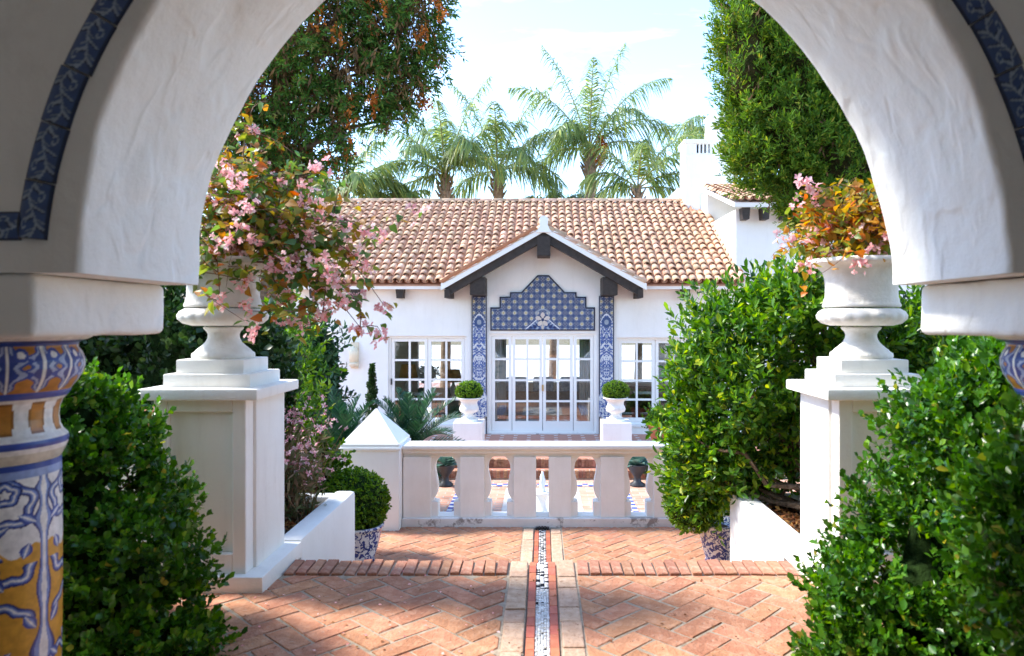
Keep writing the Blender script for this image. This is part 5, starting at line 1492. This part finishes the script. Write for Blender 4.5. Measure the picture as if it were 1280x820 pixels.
palm('tall palm with a thick trunk standing highest above the roof ridge', 737, 188, 27, .175,
     [(172, 74, 4.5, .8), (186, 60, 4.0, 1.2), (25, 76, 4.6, .7), (5, 62, 4.4, 1.1), (90, 70, 3.8, 1.0), (270, 66, 3.6, 1.0), (350, 46, 3.6, 1.5), (200, 36, 3.2, 1.7), (160, 18, 2.6, 1.5), (15, 28, 3.4, 1.4), (120, 48, 3.2, 1.5), (240, 42, 2.8, 1.6), (310, 50, 3.2, 1.5)], 301)
palm('palm between the sunlit palm and the tallest one', 622, 214, 27, .15,
     [(165, 72, 4.0, .9), (20, 70, 4.1, .9), (185, 52, 3.9, 1.4), (355, 50, 3.9, 1.4), (100, 66, 3.6, 1.1), (270, 62, 3.2, 1.2), (30, 32, 3.2, 1.5), (205, 28, 3.0, 1.5), (340, 12, 2.6, 1.2), (230, 42, 2.8, 1.6), (300, 38, 2.8, 1.6), (160, 2, 2.2, 1.0)], 302)
palm('palm next to the left conifer, leftmost of the tall palms', 556, 218, 26, .15,
     [(15, 74, 4.1, .8), (170, 70, 4.0, 1.0), (190, 54, 3.7, 1.3), (350, 56, 3.7, 1.3), (95, 66, 3.4, 1.0), (270, 62, 3.2, 1.1), (205, 28, 3.0, 1.4), (330, 32, 3.0, 1.5), (240, 45, 2.6, 1.5), (300, 48, 2.8, 1.5), (172, 0, 2.3, 1.0)], 303)
palm('short palm beside the slotted chimney with arching fronds', 797, 236, 25, .11,
     [(18, 62, 4.0, 1.5), (165, 62, 2.8, 1.2), (75, 66, 3.2, 1.2), (185, 40, 2.2, 1.4), (350, 34, 2.6, 1.3), (8, 12, 2.4, 1.0), (200, 16, 1.7, 1.2), (330, 52, 2.8, 1.4), (270, 58, 2.2, 1.2)], 304, ll=.85)
palm('palm half hidden behind the right cypress', 915, 175, 30, .15, spread(11, 20, 75, 2.8, 3.6, .7, 1.4, 5), 305)
palm('low palm with spreading fronds beside the left conifer', 428, 246, 24, .14, spread(10, 10, 60, 2.0, 3.0, .8, 1.5, 6), 306)
palm('small low palm above the ridge, between conifer and palms', 494, 252, 25, .14, spread(9, 25, 75, .9, 1.5, .6, 1.2, 7), 307, ll=.5, nl=50)
palm('low palm whose frond shows left of the tallest trunk', 690, 262, 28, .12, spread(9, 10, 45, 1.8, 2.4, .9, 1.5, 8), 308, ll=.8)
# hanging orange seed cluster of the tallest palm
c = at(751, 190, 26.6); rs = np.random.RandomState(9); P, A = blob_points([(c.x, c.y, c.z, .26, .25, .55)], 400, rs); V, F = shoots(P, A * .3 + np.array([0, 0, -1]), 3, .14, rs, .5, 0, NEEDLE)
tag(obj('palm_seed_cluster', np_mesh('palm_seed_cluster', V, [F], L_cone)), 'hanging orange seed cluster on the tallest palm', 'seed cluster')

def cycad(label, c, n, ln, seed, base_z):
    rs = np.random.RandomState(seed); r = random.Random(seed)
    t = thing('cycad', (c[0], c[1], base_z), label, 'cycad', 'cycads before the villa')
    MB().tube([(c[0], c[1], base_z), (c[0], c[1], c[2])], [.20, .17], 10).build('trunk', M_palmbark, t, True)
    for k in range(n):
        u = k / n; el = 78 - 75 * u + r.uniform(-6, 6); a = k * 2.4; e = math.radians(el)
        st, lf = frond(c, (math.cos(a) * math.cos(e), math.sin(a) * math.cos(e), math.sin(e)), ln * r.uniform(.85, 1.1), .75, 46, .20, .016, rs, .12, .06, .55, .02, .5, .012, .75)
        V, Fs = merge(lf + [st]); obj('frond', np_mesh('frond', V, Fs, L_cycad), t)
cycad('cycad with dark green fronds left of the pyramid post', (-2.85, 10.2, -.42), 34, .95, 401, CZ)
cycad('cycad showing right of the pyramid post, below the window', (-2.02, 11.0, -.50), 32, 1.05, 402, CZ)

# small urns with agaves in the courtyard
for s, cx, lb in ((-1, -1.70, 'left'), (1, 1.66, 'right')):
    yy = 12.6
    t = thing('stone_urn', (cx, yy, CZ), 'small dark urn in the courtyard, seen through the %s opening' % lb, 'urn')
    MB().lathe([(.13, 0), (.14, .03), (.07, .08), (.06, .16), (.10, .22), (.16, .30), (.17, .36), (.19, .38), (.15, .38), (.001, .36)], (cx, yy, CZ), 24).build('vase', M_iron, t, True)
    rs = np.random.RandomState(410 + s); n = 34; a = rs.uniform(0, 2 * PI, n); e = rs.uniform(.1, 1.3, n)
    D_ = np.stack([np.cos(a) * np.cos(e), np.sin(a) * np.cos(e), np.sin(e)], 1); P = np.tile(np.array([cx, yy, CZ + .36]), (n, 1))
    tp = (LEAFLONG[0] * np.array([.9, 1, 1]), LEAFLONG[1]); V, F = scatter(tp, P, D_, np.tile(np.array([0, 0, 1.]), (n, 1)), rs.uniform(.26, .36, n))
    o = thing('agave', (cx, yy, CZ + .36), 'blue-green agave in the courtyard urn, %s side' % lb, 'agave')
    obj('leaves', np_mesh('leaves', *merge([(V, F)]), L_agave), o)
    bush('shrub', 'dark low shrub in the courtyard near the %s urn' % lb, 'shrub', [(cx + s * .55, 12.9, CZ + .22, .42, .3, .28)], (cx + s * .55, 12.9, CZ), 260, 6, .06, L_hedge, 420 + s, corem=M_core, coref=.7, stems=4, stem_r=.012)

# courtyard fountain with its low basin and jet
ft = thing('fountain', (0, 10.6, CZ), 'small white fountain in the courtyard seen through the middle gap', 'fountain')
MB().lathe([(.40, 0), (.42, .05), (.36, .10), (.30, .10), (.28, .05), (.001, .05)], (0, 10.6, CZ), 32).build('basin', M_urn, ft, True)
MB().lathe([(.12, .04), (.07, .10), (.05, .22), (.08, .30), (.16, .36), (.17, .38), (.10, .37), (.001, .37)], (0, 10.6, CZ), 24).build('pedestal_bowl', M_urn, ft, True)
M_water = plain('falling_water', (.80, .84, .86), .15, .6)
MB().lathe([(.05, .36), (.035, .44), (.045, .52), (.03, .60), (.015, .66), (.001, .68)], (0, 10.6, CZ), 12, fn=lambda r, z, a: r * (1 + .25 * math.sin(a * 3 + z * 40))).build('water_jet', M_water, ft, True)

# ---- begonias in the big urns
def begonia(label, base, tips, seed, leaf=.075, nside=5, nfl=1.0, lm=None):
    rs = np.random.RandomState(seed); t = thing('begonia', base, label, 'flowering plant')
    mb = MB(); P = []; D_ = []; Nn = []; S = []; clusters = []
    B = np.array(base, float)
    def twig(a, b, r0, n=7, sag=.08):
        a, b = np.array(a), np.array(b); pts = []
        bow = rs.normal(size=3) * .06
        for k in range(n):
            u = k / (n - 1); pts.append(a + (b - a) * u + np.array([0, 0, 1]) * sag * math.sin(u * PI) + bow * math.sin(u * PI))
        mb.tube([tuple(p) for p in pts], [r0 * (1 - .7 * k / (n - 1)) for k in range(n)], 4); return pts
    for tp in tips:
        tp = np.array(tp) + rs.normal(size=3) * .03
        pts = twig(B + rs.normal(size=3) * np.array([.09, .09, 0]), tp, .0065, 9, .16)
        for k in range(2, 9):
            for q in range(4):
                p = pts[k] + rs.normal(size=3) * .045; P.append(p); d = rs.normal(size=3) * np.array([1, 1, .6]) + (pts[k] - pts[k - 1]) * 6 + np.array([0, 0, -.35]); D_.append(d); Nn.append(rs.normal(size=3) * .55 + np.array([0, -.35, .9])); S.append(leaf * rs.uniform(.55, 1.15))
        for q in range(nside):
            k = rs.randint(3, 9); e = pts[k] + rs.normal(size=3) * np.array([.13, .13, .11]); sp = twig(pts[k], e, .0035, 5, .03)
            for w_ in range(1, 5):
                for z_ in range(2):
                    P.append(sp[w_] + rs.normal(size=3) * .02); D_.append(rs.normal(size=3) * np.array([1, 1, .6]) + np.array([0, 0, -.3])); Nn.append(rs.normal(size=3) * .55 + np.array([0, -.35, .9])); S.append(leaf * rs.uniform(.45, 1.0))
            if rs.rand() < .20 * nfl: clusters.append(e + np.array([0, -.02, .015]))
        if rs.rand() < .7 * nfl: clusters.append(tp + np.array([0, -.01, .0]))
    mb.build('stems', M_stem, t, True)
    V, F = scatter(BEGLEAF, np.array(P), np.array(D_), nrm(np.array(Nn)), np.array(S)); V, Fs = merge([(V, F)])
    tag(obj('foliage', np_mesh('foliage', V, Fs, lm or L_beg), t), kind='stuff')
    for c in clusters:
        m = rs.randint(7, 15); fc = c + rs.normal(size=(m, 3)) * np.array([.030, .026, .026]); parts = []
        for q in range(m):
            ax = nrm(rs.normal(size=(1, 3)) + np.array([[0, -.9, .1]])); a1 = nrm(np.cross(ax, rs.normal(size=(1, 3)))); a2 = np.cross(ax, a1)
            th = np.array([0, PI / 2, PI, 3 * PI / 2]) + rs.uniform(-.2, .2, 4)
            dd = a1 * np.cos(th)[:, None] + a2 * np.sin(th)[:, None] + ax * .35
            parts.append(scatter(LEAF6, np.tile(fc[q], (4, 1)), dd, np.tile(ax, (4, 1)), np.array([.028, .021, .028, .021]) * rs.uniform(.8, 1.15)))
        V, Fs = merge(parts); tag(obj('blossom_cluster', np_mesh('blossom_cluster', V, Fs, L_petal), t), kind='stuff')
    return t
tl = []
rs = np.random.RandomState(55)
for (x, y, dd) in ((312, 172, .0), (318, 205, .1), (290, 225, -.1), (275, 250, 0), (350, 225, .05), (385, 232, 0), (400, 262, .1), (425, 285, 0), (448, 288, -.05), (430, 315, -.1), (455, 345, -.1), (470, 378, 0), (450, 372, .05), (425, 365, -.15), (405, 350, -.2), (385, 405, -.1), (400, 395, -.25), (360, 345, -.3), (330, 330, -.3), (300, 300, -.3), (270, 300, -.2), (262, 340, -.2), (285, 375, -.3), (325, 265, -.2), (360, 285, -.25), (395, 320, -.2), (250, 280, .1), (275, 210, .15), (340, 250, .2), (380, 270, .2), (440, 400, -.1), (300, 260, -.15)):
    p = at(x, y, 4.2 + dd); tl.append((p.x, p.y, p.z))
begonia('large pink begonia spilling over the left urn towards the steps', (-1.885, 4.26, 1.80), tl, 501, .062, 8)
tl = []
for (x, y, dd) in ((1010, 262, 0), (1022, 290, .1), (1000, 285, -.05), (1045, 262, 0), (1070, 255, .1), (1095, 245, 0), (1110, 262, -.1), (1120, 290, -.2), (1060, 285, -.15), (1085, 275, -.2), (1040, 300, -.2), (1100, 300, -.25), (1130, 260, .1), (1150, 275, .1), (1160, 300, 0), (1050, 275, .2), (1090, 262, .2)):
    p = at(x, y + 16, 4.26 + dd); tl.append((p.x, p.y, p.z))
begonia('orange-leaved pink begonia in the right urn', (1.885, 4.26, 1.80), tl, 502, .060, 8, .55, leaf_mat('copper_begonia_leaf', [(0, (.10, .18, .03)), (.3, (.26, .28, .03)), (.6, (.46, .30, .03)), (1, (.50, .14, .03))], .45, .4, .4))

# gaura with small pink flowers in the left bed
rs = np.random.RandomState(61); t = thing('gaura', (-1.98, 5.35, .02), 'airy pink gaura flowering in the left planter', 'flowering plant')
mb = MB(); P = []; Fl = []
for k in range(130):
    a = rs.uniform(0, 2 * PI); b = np.array([-1.98 + rs.normal() * .13, 5.35 + rs.normal() * .2, .02]); h = rs.uniform(.35, .88); e = b + np.array([rs.normal() * .16 + .03, rs.normal() * .16, h])
    m = (b + e) / 2 + np.array([0, 0, .06]) + rs.normal(size=3) * .03; mb.tube([tuple(b), tuple(m), tuple(e)], [.003, .0025, .0015], 3)
    for q in range(26):
        u = rs.rand() * .8; P.append(b + (e - b) * u + rs.normal(size=3) * .03)
    for q in range(rs.randint(2, 7)): Fl.append(e + rs.normal(size=3) * np.array([.05, .05, .06]) - np.array([0, 0, .04]))
mb.build('stems', M_stem, t)
P = np.array(P); n = len(P); V, F = scatter(NEEDLE, P, rs.normal(size=(n, 3)) + np.array([0, 0, .8]), rs.normal(size=(n, 3)), rs.uniform(.05, .11, n)); tag(obj('foliage', np_mesh('foliage', V, [F], L_grass), t), kind='stuff')
parts = []
for c in Fl:
    ax = nrm(rs.normal(size=(1, 3)) + np.array([[0, -.6, .2]])); a1 = nrm(np.cross(ax, rs.normal(size=(1, 3)))); a2 = np.cross(ax, a1); th = np.arange(4) * PI / 2
    parts.append(scatter(LEAF4, np.tile(c, (4, 1)), a1 * np.cos(th)[:, None] + a2 * np.sin(th)[:, None] + ax * .3, np.tile(ax, (4, 1)), np.full(4, rs.uniform(.016, .028))))
V, Fs = merge(parts); tag(obj('blossoms', np_mesh('blossoms', V, Fs, L_gaura), t), kind='stuff')
bush('shrub', 'small green shrub behind the pink gaura', 'shrub', [(-2.2, 6.6, .12, .40, .35, .42)], (-2.2, 6.6, LZ), 600, 7, .05, L_ball, 130, corem=M_core, coref=.75, stems=4, stem_r=.015)

# ---- conifers
M_brown = noise_mat('brown_core_shade', (.02, .03, .008), (.075, .05, .022), 9, .95, .9, 30, .05, .05)  # dry brown interior, darkened to stand in for shade within the crown
def conifer(name, label, base, trunk_top, trunk_r, limbs, blobs, nsp, lm, seed, size=.11, dry=0, cones=0, ax=(0, 0, .3), shell=.22, kk=9, lump=.2, tufts=0, tr=.15, corer=0):
    rs = np.random.RandomState(seed); t = thing(name, base, label, 'conifer')
    mb = MB(); b, tt = Vector(base), Vector(trunk_top)
    mb.tube([b.lerp(tt, k / 7) + Vector((.05 * math.sin(k), .04 * math.cos(k * 1.3), 0)) for k in range(8)], [trunk_r * (1 - .75 * k / 7) for k in range(8)], 9); mb.build('trunk', M_bark, t, True)
    mb = MB()
    for bl in blobs:
        c = Vector(bl[:3]); zz = max(b.z + .2, min(tt.z - .2, c.z - .5)); s_ = b.lerp(tt, (zz - b.z) / (tt.z - b.z))
        mb.tube([s_, s_.lerp(c, .5) + Vector((0, 0, .12)), c], [.05, .035, .015], 5)
        for k in range(5):
            d = Vector(nrm(rs.normal(size=3))); mb.tube([c, c + Vector((d.x * bl[3], d.y * bl[4], d.z * bl[5])) * .85], [.018, .005], 4)
    mb.build('limbs', M_bark, t, True)
    P, A = blob_points(blobs, nsp, rs, shell, lump, 2.6, seed, .7)
    if tufts:
        C, CA = blob_points(blobs, tufts, rs, shell, lump, 2.6, seed, .72); CA = nrm(CA + np.array(ax)); m = nsp // len(C)
        off = rs.normal(size=(len(C), m, 3)) * tr * rs.uniform(.6, 1.3, (len(C), 1, 1)); off += CA[:, None, :] * np.abs(rs.normal(size=(len(C), m, 1))) * tr * .9
        P = (C[:, None, :] + off).reshape(-1, 3); A = (nrm(off) * .9 + CA[:, None, :] * .9).reshape(-1, 3)
    A = nrm(A * .8 + rs.normal(size=A.shape) * .30 + np.array(ax))
    V, F = shoots(P, A, kk, size * rs.uniform(.7, 1.3, len(P)), rs, .75, .05, NEEDLE if False else SPRAY, 2.2, .4)
    tag(obj('crown', np_mesh('crown', V, [F], lm), t), kind='stuff')
    if corer: tag(core('dark_core', blobs, M_brown, t, corer), kind='stuff')  # dark occluder lumps: shaded interior put into their colour
    if dry:
        P, A = blob_points(blobs, dry, rs, .5, .2, 2.6, seed + 1, .4)
        V, F = shoots(P, nrm(A * .4 + rs.normal(size=A.shape) * .4 + np.array([0, 0, -.8])), 6, .10 * rs.uniform(.7, 1.5, len(P)), rs, .5, -.3, NEEDLE, 2.5, .4)
        tag(obj('dead_twigs', np_mesh('dead_twigs', V, [F], L_dry), t), kind='stuff')
    if cones:
        P, A = blob_points(blobs, cones, rs, .12, .2, 2.6, seed + 2, .8)
        for q in range(len(P)):
            m = 12; pc = P[q] + rs.normal(size=(m, 3)) * np.array([.04, .04, .10])
            V, F = shoots(pc, np.tile(np.array([0, 0, -1.]), (m, 1)) + rs.normal(size=(m, 3)) * .4, 5, .062, rs, .6, -.2, LEAF4)
            tag(obj('cone_cluster', np_mesh('cone_cluster', V, [F], L_cone), t), kind='stuff')
    return t
SPRAY = (np.array([(0, 0, 0), (.16, .45, .04), (.05, 1, 0), (-.05, 1, 0), (-.16, .45, .04)], float), np.array([(0, 1, 2), (0, 2, 3), (0, 3, 4)]))
def pb(x, y, D, rx, rz, ry=None):
    p = at(x, y, D); k = D / FPX; return (p.x, p.y, p.z, rx * k, (ry or rx) * k, rz * k)
# right cypress: broad, rounded underside
Dc = 10.5
conifer('cypress_tree', 'dense green cypress behind the right urn', (4.9, 10.9, -1.45), (4.1, 10.8, 7.5), .20, None,
        [pb(990, 60, Dc, 90, 130), pb(965, 0, Dc, 68, 120), pb(990, 150, Dc, 78, 90), pb(1035, 200, Dc, 78, 85), pb(935, 60, Dc - .4, 40, 110), pb(1080, 120, Dc, 80, 140), pb(1020, -80, Dc, 105, 120), pb(955, 190, Dc, 45, 45), pb(1010, 232, Dc, 50, 42), pb(1045, 262, Dc, 50, 36), pb(1130, 240, Dc, 70, 80), pb(1090, 285, Dc, 50, 40)],
        17500, L_cyp, 601, .075, dry=900, ax=(0, 0, .55), shell=.07, kk=9, lump=.10, tufts=1250, tr=.075, corer=.66)
# left conifer: open, drooping, with dead twigs and orange cone clusters
Dl = 9.5
conifer('conifer_tree', 'open conifer with orange cones and dead twigs on the left', (-4.1, 9.9, -1.45), (-3.3, 9.7, 7.0), .22, None,
        [pb(500, 40, Dl, 56, 70), pb(455, 90, Dl, 60, 65), pb(400, 60, Dl, 70, 80), pb(350, 120, Dl, 60, 60), pb(300, 170, Dl, 50, 60), pb(330, 205, Dl, 55, 38), pb(425, 165, Dl - .3, 16, 70), pb(400, 140, Dl, 45, 40), pb(500, 112, Dl, 40, 36), pb(480, 150, Dl, 12, 28), pb(520, 0, Dl, 42, 60), pb(440, -30, Dl, 90, 80), pb(330, 30, Dl, 90, 90), pb(250, 120, Dl, 70, 110), pb(380, 215, Dl, 26, 26), pb(525, 70, Dl, 28, 50)],
        8200, L_con, 602, .075, dry=3000, cones=90, ax=(0, 0, -.3), shell=.28, kk=9, lump=.22, tufts=480, tr=.10)

rs = np.random.RandomState(71)
# fallen leaves and petals on the paving
n = 150; P = np.stack([rs.uniform(-1.7, 1.6, n), rs.uniform(2.9, 4.2, n), np.full(n, .006)], 1)
V, F = scatter(LEAF4, P, rs.normal(size=(n, 3)) * np.array([1, 1, .1]), rs.normal(size=(n, 3)) * .25 + np.array([0, 0, 1]), rs.uniform(.008, .022, n))
tag(obj('fallen_leaves', np_mesh('fallen_leaves', V, [F], L_fallen)), 'small dry leaves scattered over the brick terrace', 'leaves', kind='stuff')

n = 60; P = np.stack([rs.uniform(-1.6, -.2, n), rs.uniform(3.1, 4.4, n), np.full(n, .010)], 1)
V, F = scatter(LEAF4, P, rs.normal(size=(n, 3)) * np.array([1, 1, .1]), rs.normal(size=(n, 3)) * .3 + np.array([0, 0, 1]), rs.uniform(.012, .024, n))
tag(obj('fallen_petals', np_mesh('fallen_petals', V, [F], L_petal)), 'a few pink petals fallen on the paving under the begonia', 'petals', kind='stuff')
